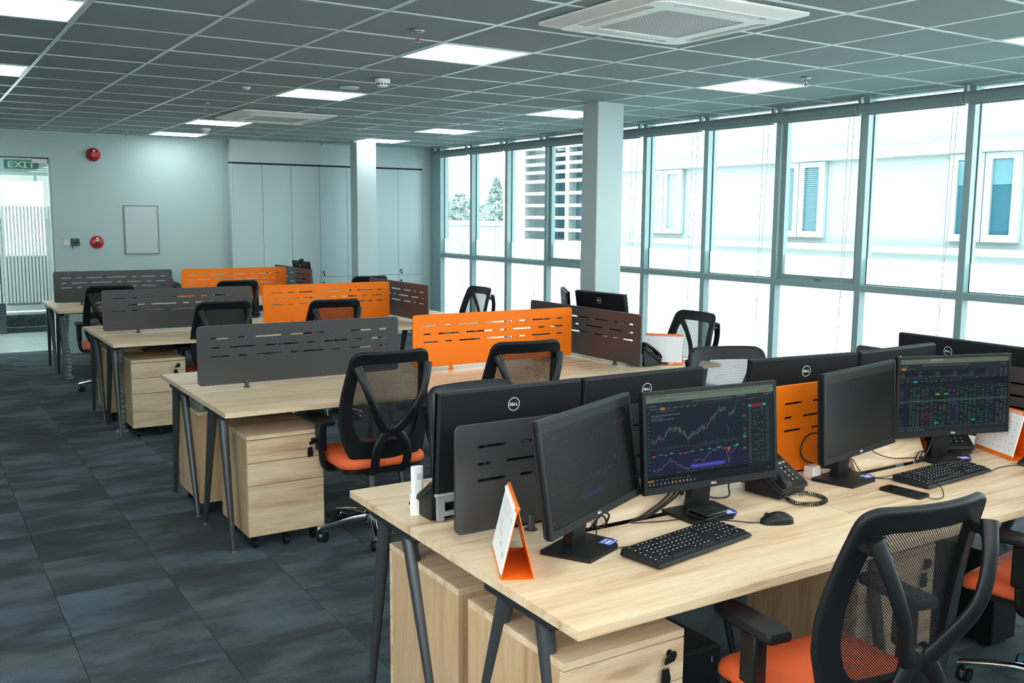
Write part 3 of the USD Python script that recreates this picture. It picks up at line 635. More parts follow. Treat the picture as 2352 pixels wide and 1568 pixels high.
# ------------------------------------------------------------------ drawer pedestals
def pedestal(label, loc, rz, keys=True):
    t = thing("drawer_pedestal", label, "drawer cabinet", loc, rz, "oak three-drawer pedestals")
    W, D = 0.41, 0.49
    part(t, "top_board", bx(-W / 2, 0, 0.592, W / 2, D, 0.613, 0.0008), "oak_along_x")
    part(t, "side_panel", bx(-W / 2, 0.02, 0.075, -W / 2 + 0.018, D - 0.001, 0.592, 0.0008), "oak_along_z"); part(t, "side_panel", bx(W / 2 - 0.018, 0.02, 0.075, W / 2, D - 0.001, 0.592, 0.0008), "oak_along_z")
    part(t, "back_panel", bx(-W / 2 + 0.018, D - 0.02, 0.075, W / 2 - 0.018, D - 0.002, 0.592), "oak_along_z"); part(t, "bottom_board", bx(-W / 2 + 0.018, 0.02, 0.075, W / 2 - 0.018, D - 0.02, 0.093), "oak_along_x")
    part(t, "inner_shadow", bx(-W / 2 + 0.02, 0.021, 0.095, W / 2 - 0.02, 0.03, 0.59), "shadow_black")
    for z0, z1 in ((0.470, 0.588), (0.349, 0.467), (0.078, 0.346)):
        d = part(t, "drawer", bx(-W / 2, 0.0, z0, W / 2, 0.018, z1, 0.0008), "oak_along_x")
        if z0 > 0.4 and keys:
            k1 = part(d, "lock", rod((0.145, 0.002, 0.560), (0.145, -0.007, 0.560), 0.010, n=16), "chrome", smooth=40)
            kb = stand(prism(Polygon([(-0.020, -0.018), (0.012, -0.014), (0.020, 0.0), (0.018, 0.012), (0.002, 0.016), (-0.006, 0.004), (-0.018, -0.002)]), 0.006), 0.0)
            part(d, "key", turn(move(kb, 0.142, -0.014, 0.553), 0), "key_black")
            fb = stand(prism(Polygon([(-0.012, 0.0), (0.008, 0.003), (0.016, -0.028), (0.012, -0.048), (-0.014, -0.050), (-0.015, -0.028)]), 0.006), 0.0)
            part(d, "key_fob", move(fb, 0.128, -0.012, 0.520), "key_black")
            part(d, "key_ring", tube([(0.128, -0.012, 0.538), (0.134, -0.018, 0.530), (0.128, -0.016, 0.520), (0.122, -0.012, 0.528), (0.128, -0.012, 0.538)], 0.0012, 6), "chrome", smooth=40)
    for x in (-0.16, 0.16):
        for y in (0.06, D - 0.06):
            part(t, "castor", cat([rod((x - 0.011, y, 0.024), (x + 0.011, y, 0.024), 0.024, n=16), bx(x - 0.016, y - 0.018, 0.048, x + 0.016, y + 0.018, 0.075, 0.002)]), "black_plastic", smooth=40)
    part(t, "castor", cat([rod((-0.011, 0.035, 0.022), (0.011, 0.035, 0.022), 0.022, n=16), bx(-0.014, 0.02, 0.044, 0.014, 0.05, 0.075, 0.002)]), "black_plastic", smooth=40)
    return t
pd = pedestal("nearest oak drawer pedestal at the bottom edge, key fob hanging from its lock", (1.562, 1.885, 0), 0)
copy(pd, "oak drawer pedestal under the nearest desk seen from behind, drawers facing away", (1.575, 2.945, 0), 180)
copy(pd, "oak drawer pedestal under the front corner of the second desk, whole front visible", (1.640, 4.79, 0), 0)
copy(pd, "oak drawer pedestal behind the grey legs of the second desk, drawers facing away", (1.585, 6.02, 0), 180)
copy(pd, "oak drawer pedestal under the front corner of the third desk", (1.655, 7.79, 0), 0)
copy(pd, "oak drawer pedestal behind the legs of the third desk, drawers facing away", (1.60, 9.02, 0), 180)
copy(pd, "oak drawer pedestal under the nearest desk, glimpsed beside the big mesh chair", (2.81, 1.96, 0), 0)
copy(pd, "oak drawer pedestal under the third desk, glimpsed between grey and orange screens", (3.36, 7.84, 0), 0)
t = thing("storage_tray", "pale green translucent plastic tray lying on the second desk's rear pedestal", "tray", (1.50, 5.66, 0.614), 0)
part(t, "tray_body", bx(-0.10, -0.12, 0.0, 0.12, 0.12, 0.05, 0.01), "clear_plastic"); part(t, "tray_lid", bx(-0.11, -0.13, 0.05, 0.13, 0.13, 0.058, 0.003), "clear_plastic")

# ------------------------------------------------------------------ task chairs
def chair_meshes():
    ZB, ZTOP = 0.475, 1.045
    prof = [(ZB, .155), (ZB + .012, .178), (0.52, .200), (0.58, .222), (0.66, .238), (0.74, .240), (0.82, .233), (0.90, .222), (0.97, .212), (1.010, .206), (1.030, .196), (1.042, .176), (1.045, .155)]
    ring = [(w, z) for z, w in prof] + [(-w, z) for z, w in prof[::-1]]
    outer = Polygon(ring); outer = outer.buffer(0)
    inner_prof = [(0.565, .11), (0.578, .145), (0.62, .172), (0.68, .187), (0.76, .190), (0.84, .184), (0.92, .174), (0.965, .166), (0.985, .152), (0.990, .13)]
    inner = Polygon([(w, z) for z, w in inner_prof] + [(-w, z) for z, w in inner_prof[::-1]])
    def bend(m, y0=0.0):
        v = m.vertices.copy(); x, y, z = v[:, 0], v[:, 1], v[:, 2]; u = (z - ZB) / (ZTOP - ZB)
        yy = -0.195 - 0.115 * u - 0.030 * np.sin(u * math.pi) * -1.0 + 0.9 * x * x * (0.6 + 0.5 * u)
        m.vertices = np.stack([x, yy + y + y0, z], 1); return m
    frm = outer.difference(inner)
    def tess(poly, d, y0, step=0.02):
        m = prism(poly.segmentize(step), d); m = trimesh.Trimesh(*trimesh.remesh.subdivide_to_size(m.vertices, m.faces, 0.045)); m.merge_vertices(); return bend(stand(m), y0)
    frame = tess(frm, 0.026, 0.013)
    # rounded lip around the frame
    lip_pts = np.array(outer.exterior.segmentize(0.05).coords)
    lip = trimesh.Trimesh(np.c_[lip_pts[:, 0], np.zeros(len(lip_pts)), lip_pts[:, 1]], np.zeros((0, 3), int), process=False); bend(lip)
    lipm = tube(np.asarray(lip.vertices), 0.0135, 8, 3)
    sheet = Polygon([(w + 0.006, z) for z, w in inner_prof] + [(-w - 0.006, z) for z, w in inner_prof[::-1]])
    v2, f2 = trimesh.creation.triangulate_polygon(sheet.segmentize(0.02), engine="earcut")
    sh = trimesh.Trimesh(np.c_[v2, np.zeros(len(v2))], f2); sh = trimesh.Trimesh(*trimesh.remesh.subdivide_to_size(sh.vertices, sh.faces, 0.04)); sh = bend(stand(sh), 0.008)
    # Y-shaped spine: hub behind the lower back, two arms to the upper corners, two legs down to the mechanism
    arms = []
    for s in (-1, 1):
        arms.append(tube([(0.008 * s, -0.264, 0.622), (0.066 * s, -0.292, 0.680), (0.126 * s, -0.334, 0.785), (0.166 * s, -0.328, 0.890), (0.194 * s, -0.298, 0.985)], [(.030, .017), (.028, .015), (.023, .013), (.023, .014), (.027, .017)], 12, 6))
    legs = [tube([(0.010 * s, -0.264, 0.660), (0.048 * s, -0.274, 0.610), (0.082 * s, -0.272, 0.550), (0.090 * s, -0.262, 0.470), (0.075 * s, -0.21, 0.405), (0.055 * s, -0.08, 0.392)], [(.030, .018), (.027, .015), (.025, .013), (.025, .012), (.026, .014), (.028, .016)], 12, 6) for s in (-1, 1)]
    knot = trimesh.creation.icosphere(2, 1.0); knot.apply_scale((0.040, 0.018, 0.034)); knot.apply_translation((0, -0.267, 0.640))
    links = [bx(0.190 * s - 0.016, -0.300, 0.945, 0.190 * s + 0.016, -0.235, 0.972, 0.006) for s in (-1, 1)]
    spine = cat(arms + legs + [knot] + links)
    # seat cushion
    pts = []
    sp = rrect(-0.245, -0.215, 0.245, 0.265, 0.085, 8)
    L = []
    for z, off in ((0.424, -0.030), (0.430, -0.010), (0.442, 0.0), (0.462, 0.0), (0.478, -0.010), (0.487, -0.028), (0.491, -0.060), (0.4915, -0.11)):
        c = np.array(sp.buffer(off, quad_segs=8).exterior.segmentize(0.02).coords)[:-1]; a = np.arctan2(c[:, 1] - 0.025, c[:, 0]); r = np.hypot(c[:, 0], c[:, 1] - 0.025); o = np.argsort(a)
        t = np.linspace(-math.pi, math.pi, 72, endpoint=False); rr = np.interp(t, a[o], r[o], period=2 * math.pi)
        P = np.c_[rr * np.cos(t), 0.025 + rr * np.sin(t)]; zz = z - 0.026 * np.clip((P[:, 1] - 0.16) / 0.1, 0, 1) ** 2 - 0.008 * np.exp(-((P[:, 0] / 0.13) ** 2 + ((P[:, 1] + 0.02) / 0.13) ** 2)) * (z > 0.48)
        L.append(np.c_[P, zz])
    n = 72; V = np.vstack(L + [[(0, 0.025, 0.424)], [(0, 0.025, 0.483)]]); F = []
    k = np.arange(n); q = (k + 1) % n
    for r in range(len(L) - 1): F += [np.stack([k + r * n, q + r * n, q + (r + 1) * n], 1), np.stack([k + r * n, q + (r + 1) * n, k + (r + 1) * n], 1)]
    F += [np.stack([q, k, np.full(n, len(V) - 2)], 1), np.stack([k + (len(L) - 1) * n, q + (len(L) - 1) * n, np.full(n, len(V) - 1)], 1)]
    seat = trimesh.Trimesh(V, np.vstack(F), process=False)
    pan = prism(rrect(-0.225, -0.20, 0.225, 0.235, 0.07), 0.022, 0.404)
    return frame, lipm, sh, spine, seat, pan
CH = chair_meshes()
def arm_rest(s):
    post = tube([(0.10 * s, 0.01, 0.400), (0.215 * s, 0.01, 0.396), (0.262 * s, 0.012, 0.412), (0.276 * s, 0.015, 0.47), (0.278 * s, 0.018, 0.56), (0.276 * s, 0.02, 0.655)], [(.014, .028), (.014, .028), (.016, .028), (.017, .027), (.017, .027), (.020, .030)], 10, 5)
    sleeve = bx(0.278 * s - 0.022, -0.014, 0.50, 0.278 * s + 0.022, 0.052, 0.648, 0.006)
    pr = Polygon([(-0.034, -0.105), (0.034, -0.105), (0.043, -0.085), (0.045, 0.06), (0.036, 0.130), (0.020, 0.142), (-0.020, 0.142), (-0.036, 0.130), (-0.045, 0.06), (-0.043, -0.085)])
    a = np.array(pr.exterior.coords)[:-1]; P = [(x, y, z) for f, z in ((0.86, 0.648), (1.0, 0.656), (1.0, 0.668), (0.9, 0.676)) for x, y in a * (f, 1 if f == 1 else 0.97)]
    pad = move(hull(P), 0.268 * s, 0.03, 0)
    return post, sleeve, pad
def make_chair(label, loc, rz, group):
    t = thing("task_chair", label, "office chair", loc, rz, group)
    frame, lip, sh, spine, seat, pan = CH
    part(t, "seat", seat, "seat_fabric", smooth=40)
    part(t, "seat_pan", pan, "black_plastic")
    fr = part(t, "back_frame", frame, "frame_plastic", smooth=35); part(fr, "edge_welt", lip, "black_textured", smooth=50)
    part(t, "back_mesh", sh, "knit_mesh", smooth=True)
    part(t, "back_support", spine, "frame_plastic", smooth=50)
    for s in (-1, 1):
        post, sleeve, pad = arm_rest(s)
        ar = part(t, "armrest", cat([post, sleeve]), "frame_plastic", smooth=45); part(ar, "arm_pad", pad, "black_textured", smooth=25)
    part(t, "mechanism", cat([bx(-0.085, -0.11, 0.365, 0.085, 0.12, 0.406, 0.010), tube([(0.08, 0.03, 0.385), (0.17, 0.04, 0.38), (0.215, 0.045, 0.372)], 0.006, 8)]), "black_plastic", smooth=40)
    part(t, "gas_lift", cat([rod((0, 0, 0.235), (0, 0, 0.37), 0.014, n=18), rod((0, 0, 0.10), (0, 0, 0.245), 0.025, n=22)]), "steel", smooth=40)
    part(t, "base_hub", lathe([(0, 0.075), (0.045, 0.075), (0.05, 0.09), (0.045, 0.128), (0.03, 0.135), (0, 0.135)], 24), "chrome", smooth=35)
    for k in range(5):
        a = math.radians(90 + 72 * k + 17); c, s = math.cos(a), math.sin(a)
        lg = part(t, "base_leg", tube([(0.03 * c, 0.03 * s, 0.110), (0.15 * c, 0.15 * s, 0.106), (0.295 * c, 0.295 * s, 0.080), (0.305 * c, 0.305 * s, 0.076)], [(.021, .017), (.017, .014), (.013, .011), (.011, .009)], 10, 4), "chrome", smooth=50)
        b = math.radians(40 * k); ox, oy = 0.018 * math.cos(b), 0.018 * math.sin(b); X, Y = 0.292 * c, 0.292 * s; px, py = -math.sin(b), math.cos(b)
        cs = part(t, "castor", cat([rod((X + ox + px * e, Y + oy + py * e, 0.027), (X + ox + px * (e + 0.017), Y + oy + py * (e + 0.017), 0.027), 0.027, n=22) for e in (-0.022, 0.005)] + [rod((X, Y, 0.045), (X, Y, 0.082), 0.007, n=10)]), "black_plastic", smooth=40)
        part(cs, "castor_hood", cat([rod((X + ox + px * e, Y + oy + py * e, 0.031), (X + ox + px * (e + 0.014), Y + oy + py * (e + 0.014), 0.031), 0.0275, n=22) for e in (-0.007,)]), "chrome", smooth=40)
        part(cs, "protective_film", hull([(X + ox + px * e + dx, Y + oy + py * e + dy, z) for e in (-0.012, 0.012) for dx, dy, z in ((0.022 * math.cos(b), 0.022 * math.sin(b), 0.052), (0.03 * math.cos(b), 0.03 * math.sin(b), 0.032), (0.006, 0.004, 0.061), (0.027 * math.cos(b), 0.027 * math.sin(b), 0.018))]), "plastic_film")
    return t
CG = "black mesh task chairs with orange seats"
ch = make_chair("largest black mesh chair with orange seat in the right foreground", (2.135, 1.665, 0), -7, CG)
for lab, loc, rz in [
    ("black mesh chair with orange seat cut off by the right edge of the photo", (3.43, 1.74, 0), 8),
    ("black mesh chair with orange seat at the second desk right of its drawer pedestal", (2.10, 4.735, 0), -1),
    ("black mesh chair at the second desk in front of the large orange screen", (2.95, 4.72, 0), -6),
    ("black mesh chair at the third desk behind the large grey screen", (2.16, 7.98, 0), 0),
    ("black mesh chair at the third desk in front of the middle orange screen", (3.01, 7.72, 0), -2),
    ("black mesh chair at the farthest desk beside the glass door, chrome foot showing", (1.70, 10.12, 0), -4),
    ("black mesh chair at the farthest desk, only its top showing under the small orange screen", (2.97, 10.36, 0), 2),
    ("black mesh chair facing us behind the desk calendar, against the windows", (4.65, 5.24, 0), 88),
    ("black mesh chair between the first two desks, its back low behind the front monitors", (3.60, 3.44, 0), 159),
    ("black mesh chair at the third end desk, standing against the windows", (4.50, 8.12, 0), 90),
    ("black mesh chair at the back, its corner peeking over the third end screen", (4.53, 10.46, 0), 0),
    ("black mesh chair behind the leftmost monitor back on the nearest desk", (1.975, 3.13, 0), 184)]:
    copy(ch, lab, loc, rz)

# ------------------------------------------------------------------ monitors
def lin(r, g, b): return tuple(((c / 255.0 + 0.055) / 1.055) ** 2.4 if c > 10 else c / 255.0 / 12.92 for c in (r, g, b))
MW, MH, MZ = 0.553, 0.330, 0.113
DX, DZ0, DZ1 = 0.2645, 0.0225, 0.3185
def brand_logo(h):
    """The lettering with its tilted second letter, about h metres high, centred, in xy."""
    from shapely import union_all
    d = prism(Polygon([(0, 0), (0.45, 0), (0.78, 0.25), (0.78, 0.75), (0.45, 1), (0, 1)]).difference(Polygon([(0.22, 0.2), (0.40, 0.2), (0.55, 0.35), (0.55, 0.65), (0.40, 0.8), (0.22, 0.8)])), 0.0006 / h)
    bar = lambda x0, y0, x1, y1: sbox(x0, y0, x1, y1)
    e = union_all([bar(0, 0, 0.78, 0.2), bar(0, 0.4, 0.70, 0.6), bar(0, 0.8, 0.78, 1.0), bar(0, 0, 0.22, 1.0)])
    e = affinity.rotate(affinity.scale(e, 0.95, 0.95), 38, origin="center")
    l = lambda: union_all([bar(0, 0, 0.22, 1.0), bar(0, 0, 0.68, 0.2)])
    ms = [d, move(prism(e, 0.0006 / h), 0.72), move(prism(l(), 0.0006 / h), 1.68), move(prism(l(), 0.0006 / h), 2.44)]
    m = cat(ms); m.apply_scale(h); m.apply_translation((-m.bounds[:, 0].mean(), -h / 2, 0)); return m
def make_monitor(label, loc, rz, tilt=4.0, content=None, group=None, webcam=False):
    t = thing("monitor", label, "computer monitor", loc, rz, group)
    yf = -0.060
    T = lambda m: move(turn(m, -tilt, (1, 0, 0), (0, yf, 0)), 0, 0, MZ)
    bez = stand(prism(sbox(-MW / 2, 0, MW / 2, MH).difference(sbox(-DX, DZ0, DX, DZ1)), 0.017), yf + 0.017)
    back = cat([bx(-MW / 2, yf + 0.004, 0, MW / 2, yf + 0.022, MH, 0.003), bx(-MW / 2 + 0.002, yf + 0.01, 0.002, MW / 2 - 0.002, yf + 0.030, MH - 0.002, 0.004), bx(-0.11, yf + 0.026, 0.03, 0.11, yf + 0.046, 0.19, 0.006)])
    hs = part(t, "housing", T(cat([bez, back])), "black_textured")
    if content is None:
        m, c = quads([(-DX, DZ0, DX, DZ1, 0, (0.002, 0.002, 0.0025))])
    else: m, c = quads(content)
    v = m[0].copy(); v[:, 1] += yf + 0.0022
    part(t, "display", T(trimesh.Trimesh(v, m[1], process=False)), "display", col=c)
    lg = brand_logo(0.0072); part(hs, "front_lettering", T(stand(move(lg, 0, 0.0115, 0), yf)), "logo_silver")
    ring = prism(Point(0, 0).buffer(0.0222, quad_segs=16).difference(Point(0, 0).buffer(0.0200, quad_segs=16)), 0.0006)
    bk = cat([ring, brand_logo(0.0100)])
    bk = turn(stand(bk), 180); bk = move(bk, 0, yf + 0.0302, 0.272)
    part(hs, "back_emblem", T(bk), "logo_silver")
    part(t, "neck", cat([hull([(sx * 0.04, y, z) for sx in (-1, 1) for y, z in ((0.012, 0.012), (0.045, 0.012), (-0.004, 0.20), (0.022, 0.20))]), bx(-0.05, yf + 0.036, MZ + 0.07, 0.05, 0.02, MZ + 0.15, 0.006)]), "black_plastic")
    bp = Polygon([(-0.098, -0.082), (0.062, -0.090), (0.105, -0.055), (0.112, 0.080), (-0.112, 0.080)]).buffer(-0.004).buffer(0.004, quad_segs=3)
    base = prism(bp, 0.012); part(t, "base", base, "black_textured")
    st = part(t, "sticker", bx(0.045, -0.072, 0.0121, 0.098, -0.030, 0.0125), "sticker_blue")
    part(st, "lettering", cat([bx(0.051, -0.058, 0.0126, 0.086, -0.049, 0.0128)] + [bx(0.050, y, 0.0126, 0.092, y + 0.0016, 0.0128) for y in (-0.068, -0.064, -0.043, -0.038, -0.035)]), "paper")
    if webcam:
        part(t, "webcam", T(cat([bx(-0.045, yf - 0.012, MH + 0.001, 0.045, yf + 0.02, MH + 0.024, 0.006), rod((0, yf - 0.02, MH + 0.013), (0, yf - 0.01, MH + 0.013), 0.012), bx(-0.02, yf + 0.012, MH - 0.03, 0.02, yf + 0.046, MH + 0.004, 0.003)])), "black_plastic", smooth=40)
    return t
rng = random.Random(11)
def uv(u, v): return (-DX + 2 * DX * u, DZ1 - (DZ1 - DZ0) * v)
def R(u0, v0, u1, v1, l, c): x0, z0 = uv(u0, v1); x1, z1 = uv(u1, v0); return (x0, z0, x1, z1, l, c)
def text_run(u0, v, u1, h, l, c, fill=0.62):
    """A line of unreadably small text: short strokes."""
    out, u = [], u0
    while u < u1:
        w = rng.uniform(0.004, 0.016)
        out.append(R(u, v, min(u + w * fill, u1), v + h * rng.uniform(0.6, 1.0), l, c)); u += w
    return out
def chart_screen(dim=1.0):
    K = lambda r, g, b: tuple(c * dim for c in lin(r, g, b))
    bg, grid, white, teal, red = K(24, 36, 50), K(30, 45, 62), K(120, 128, 130), K(38, 150, 135), K(165, 55, 50)
    q = [R(0, 0, 1, 1, 0, bg), R(0, 0, 1, 0.085, 1, K(100, 120, 106)), R(0, 0.035, 1, 0.085, 2, K(112, 130, 114)), R(0, 0.085, 1, 0.15, 1, K(36, 46, 54)), R(0, 0.91, 1, 1, 1, K(20, 27, 36)), R(0, 0.885, 0.78, 0.912, 2, K(10, 14, 20)), R(0.785, 0.15, 1, 0.90, 1, K(28, 38, 42)), R(0.025, 0.69, 0.75, 0.84, 1, K(30, 34, 66))]
    q += text_run(0.03, 0.012, 0.14, 0.012, 3, K(60, 72, 64)) + text_run(0.09, 0.053, 0.22, 0.012, 3, K(60, 72, 64)) + [R(0.87 + 0.02 * k, 0.05, 0.88 + 0.02 * k, 0.066, 3, K(70, 80, 72) if k != 3 else red) for k in range(5)]
    q += text_run(0.35, 0.10, 0.66, 0.013, 3, white) + text_run(0.70, 0.092, 0.78, 0.013, 3, white) + [R(0.915, 0.098, 0.935, 0.11, 3, red)] + text_run(0.94, 0.098, 0.985, 0.012, 3, white)
    q += text_run(0.02, 0.118, 0.075, 0.014, 3, white) + [R(0.105, 0.142, 0.143, 0.172, 3, K(170, 116, 52))]
    for u in (0.03, 0.065, 0.155, 0.205, 0.25, 0.30, 0.35): q += text_run(u, 0.15, u + 0.03, 0.013, 3, white)
    q += text_run(0.012, 0.19, 0.03, 0.012, 3, white) + text_run(0.075, 0.182, 0.21, 0.014, 3, K(90, 100, 106)) + text_run(0.04, 0.222, 0.255, 0.014, 3, white) + text_run(0.04, 0.248, 0.13, 0.012, 3, white) + text_run(0.04, 0.272, 0.21, 0.011, 3, white)
    q += [R(0.014, 0.25 + 0.042 * k, 0.024, 0.262 + 0.042 * k, 3, K(80, 92, 100)) for k in range(14)]
    for k in range(1, 8): q.append(R(0.03, 0.2 + 0.085 * k, 0.70, 0.201 + 0.085 * k, 2, grid))
    # price curve as small candles
    P = [(0.04, .50), (.06, .53), (.09, .46), (.12, .50), (.15, .42), (.17, .38), (.20, .39), (.23, .38), (.26, .42), (.29, .46), (.31, .52), (.34, .46), (.38, .46), (.42, .40), (.45, .42), (.49, .32), (.52, .30), (.55, .22), (.58, .24), (.60, .22), (.613, .25), (.62, .56), (.628, .30), (.65, .28), (.68, .26), (.695, .14)]
    us = np.linspace(0.04, 0.695, 110); ps = np.interp(us, [a for a, _ in P], [b for _, b in P])
    for u, v in zip(us, ps):
        v += rng.uniform(-0.01, 0.01); hgt = rng.uniform(0.008, 0.03); q.append(R(u, v - hgt, u + 0.0016, v + hgt, 3, teal if rng.random() < 0.5 else K(176, 150, 120)))
        vh = rng.uniform(0.005, 0.035) * (1.6 if u > 0.5 else 1); q.append(R(u, 0.60 - vh, u + 0.003, 0.60, 3, K(36, 84, 84) if rng.random() < 0.5 else K(92, 44, 48)))
    q += line_quads([uv(u, v + 0.012) for u, v in P[:20]], 0.0007, 3, K(60, 80, 110))
    mac = [(0.05, .018, 0), (.10, .012, 1), (.14, .012, 0), (.18, .020, 1), (.25, .012, 0), (.29, .012, 0), (.34, .012, 1), (.41, .016, 1), (.47, .016, 1), (.545, .018, 1), (.59, .008, 0), (.625, .06, 0), (.67, .014, 1), (.69, .03, 1)]
    for u, h, up_ in mac:
        for k in np.linspace(-1, 1, 9):
            a = h * (1 - abs(k)) + 0.002; u1 = u + 0.018 * k; q.append(R(u1, 0.66 - a if up_ else 0.66, u1 + 0.0045, 0.66 if up_ else 0.66 + a, 3, teal if up_ else K(178, 80, 74)))
    q += line_quads([uv(u, 0.64 + 0.05 * math.sin(u * 26) * (0.4 + u)) for u in np.linspace(0.04, 0.66, 60)], 0.0006, 3, K(92, 100, 122))
    rsi = []
    v = 0.80
    for k, u in enumerate(np.linspace(0.04, 0.70, 90)):
        v = np.interp(u, [.04, .06, .12, .17, .20, .25, .31, .36, .42, .48, .56, .61, .625, .64, .70], [.80, .84, .79, .72, .76, .80, .85, .76, .77, .70, .64, .70, .84, .74, .64]) + rng.uniform(-0.018, 0.018); rsi.append(uv(u, v))
    q += line_quads(rsi, 0.0009, 3, K(150, 150, 165))
    q += [R(0.33, 0.80, 0.60, 0.848, 4, K(62, 66, 172))] + text_run(0.34, 0.818, 0.59, 0.012, 5, K(130, 134, 190))
    for k, c in enumerate([K(150, 46, 46), white, K(150, 46, 46), K(50, 110, 190), teal, K(170, 120, 60), white]): q.append(R(0.745, [0.185, 0.32, 0.475, 0.525, 0.55, 0.565, 0.69][k], 0.768, [0.185, 0.32, 0.475, 0.525, 0.55, 0.565, 0.69][k] + 0.013, 3, c))
    for k in range(16): q += text_run(0.748, 0.21 + 0.042 * k, 0.764, 0.009, 3, K(72, 82, 90))
    q += text_run(0.79, 0.135, 0.84, 0.012, 3, white) + [R(0.79, 0.205, 0.815, 0.235, 3, K(40, 160, 140)), R(0.815, 0.205, 0.91, 0.235, 3, K(140, 32, 34)), R(0.91, 0.205, 0.938, 0.235, 3, K(40, 160, 140))]
    for k in range(27):
        z = 0.255 + 0.0235 * k; q += text_run(0.795, z, 0.812, 0.010, 3, white)
        for u, w in ((0.835, 0.02), (0.862, 0.02), (0.895, 0.02)):
            if rng.random() < 0.55: q += text_run(u, z, u + w, 0.010, 3, K(52, 128, 112) if rng.random() < 0.7 else K(110, 116, 118))
        q += text_run(0.935, z, 0.962, 0.010, 3, K(92, 104, 102))
    for u in (0.09, 0.22, 0.30, 0.34, 0.40, 0.48, 0.53, 0.60): q += text_run(u, 0.862, u + 0.03, 0.011, 3, K(84, 90, 100))
    q += [R(0.0, 0.918, 0.05, 0.942, 3, K(150, 106, 44))]
    for u in (0.06, 0.10, 0.135, 0.18, 0.21, 0.24, 0.30): q += text_run(u, 0.924, u + 0.022, 0.010, 3, white if u != 0.24 else teal)
    cols = [white, white, K(70, 80, 90), K(40, 130, 170), K(150, 120, 80), K(40, 110, 190), K(160, 150, 90), K(180, 130, 60), K(150, 150, 150), K(140, 140, 140), K(150, 150, 150), K(60, 150, 150), K(100, 100, 100)]
    q += [R(0.012 + 0.028 * k, 0.955, 0.024 + 0.028 * k, 0.98, 3, c) for k, c in enumerate(cols)]
    q += text_run(0.94, 0.95, 0.985, 0.010, 3, white)
    return q
def table_screen(dim=1.0):
    K = lambda r, g, b: tuple(c * dim for c in lin(r, g, b))
    white, teal, green, red = K(108, 116, 116), K(44, 120, 108), K(30, 150, 84), K(130, 40, 44)
    q = [R(0, 0, 1, 1, 0, K(20, 28, 32)), R(0, 0, 1, 0.065, 1, K(98, 110, 96)), R(0.27, 0, 0.385, 0.03, 2, K(130, 138, 118)), R(0, 0.065, 1, 0.15, 1, K(34, 42, 46)), R(0, 0.15, 1, 0.29, 1, K(28, 37, 44)), R(0, 0.29, 0.99, 0.325, 2, K(12, 18, 30)), R(0, 0.955, 1, 1, 1, K(30, 38, 42)), R(0, 0.945, 1, 0.949, 2, K(92, 96, 94))]
    q += text_run(0.02, 0.012, 0.10, 0.01, 3, K(66, 76, 66)) + text_run(0.10, 0.045, 0.23, 0.01, 3, K(66, 76, 66)) + text_run(0.2, 0.083, 0.62, 0.012, 3, K(120, 114, 100)) + [R(0.92, 0.088, 0.932, 0.10, 3, red)] + text_run(0.94, 0.088, 0.98, 0.01, 3, white)
    q += text_run(0.01, 0.092, 0.07, 0.014, 3, white) + [R(0.01, 0.115, 0.055, 0.145, 3, K(168, 120, 60))] + text_run(0.065, 0.125, 0.09, 0.012, 3, white) + text_run(0.10, 0.125, 0.13, 0.012, 3, white)
    for k in range(5):
        u = 0.005 + 0.157 * k; q += [R(u, 0.155, u + 0.15, 0.225, 2, K(16, 24, 38))] + text_run(u + 0.005, 0.24, u + 0.04, 0.011, 3, white) + text_run(u + 0.09, 0.24, u + 0.15, 0.01, 3, teal if k % 2 else K(120, 48, 52)) + [R(u + 0.07, 0.27, u + 0.077, 0.28, 3, K(170, 150, 70))]
        q += line_quads([uv(u + 0.005 + 0.004 * j, 0.205 - rng.uniform(0, 0.035)) for j in range(9)], 0.0007, 3, K(110, 130, 140)); q.append(R(u + 0.003, 0.215, u + 0.04, 0.222, 3, white))
    for k in range(5):
        for u in (0.79, 0.86, 0.92, 0.965): q += text_run(u, 0.165 + 0.024 * k, u + 0.025, 0.010, 3, teal if u < 0.9 and k > 2 else (K(110, 48, 52) if u < 0.9 else white))
    for k in range(13): q += text_run(0.01 + 0.044 * k, 0.302, 0.038 + 0.044 * k, 0.012, 3, white)
    q.append(R(0.125, 0.294, 0.16, 0.321, 4, K(36, 130, 170)))
    for u, w in ((0.03, 0.05), (0.44, 0.10), (0.80, 0.08)): q.append(R(u, 0.35, u + w, 0.94, 1, K(28, 28, 46)))
    for u0, u1, v0, v1 in ((0.19, 0.26, 0.45, 0.52), (0.37, 0.54, 0.48, 0.525), (0.19, 0.45, 0.64, 0.70), (0.19, 0.30, 0.74, 0.86)): q.append(R(u0, v0, u1, v1, 1, K(46, 24, 30)))
    q.append(R(0.0, 0.565, 1, 0.59, 2, K(50, 66, 66)))
    C = [0.01, 0.095, 0.125, 0.16, 0.205, 0.24, 0.285, 0.32, 0.365, 0.40, 0.445, 0.485, 0.52, 0.56, 0.60, 0.64, 0.68, 0.72, 0.755, 0.80, 0.84, 0.90, 0.935, 0.97]
    for r in range(24):
        v = 0.385 + 0.0235 * r
        for u in C:
            if rng.random() < (0.9 if u in (0.16, 0.125, 0.90, 0.935, 0.97) else 0.55):
                q += text_run(u, v, u + 0.022, 0.010, 3, white if u in (0.16, 0.90, 0.935, 0.97) or rng.random() < 0.12 else teal)
    for u, v, c in ((0.325, 0.478, K(150, 150, 60)), (0.405, 0.478, green), (0.325, 0.875, green), (0.665, 0.86, green)): q.append(R(u, v, u + 0.038, v + 0.024, 4, c))
    for u in (0.01, 0.04, 0.07, 0.10, 0.15, 0.17): q += text_run(u, 0.93, u + 0.02, 0.009, 3, white)
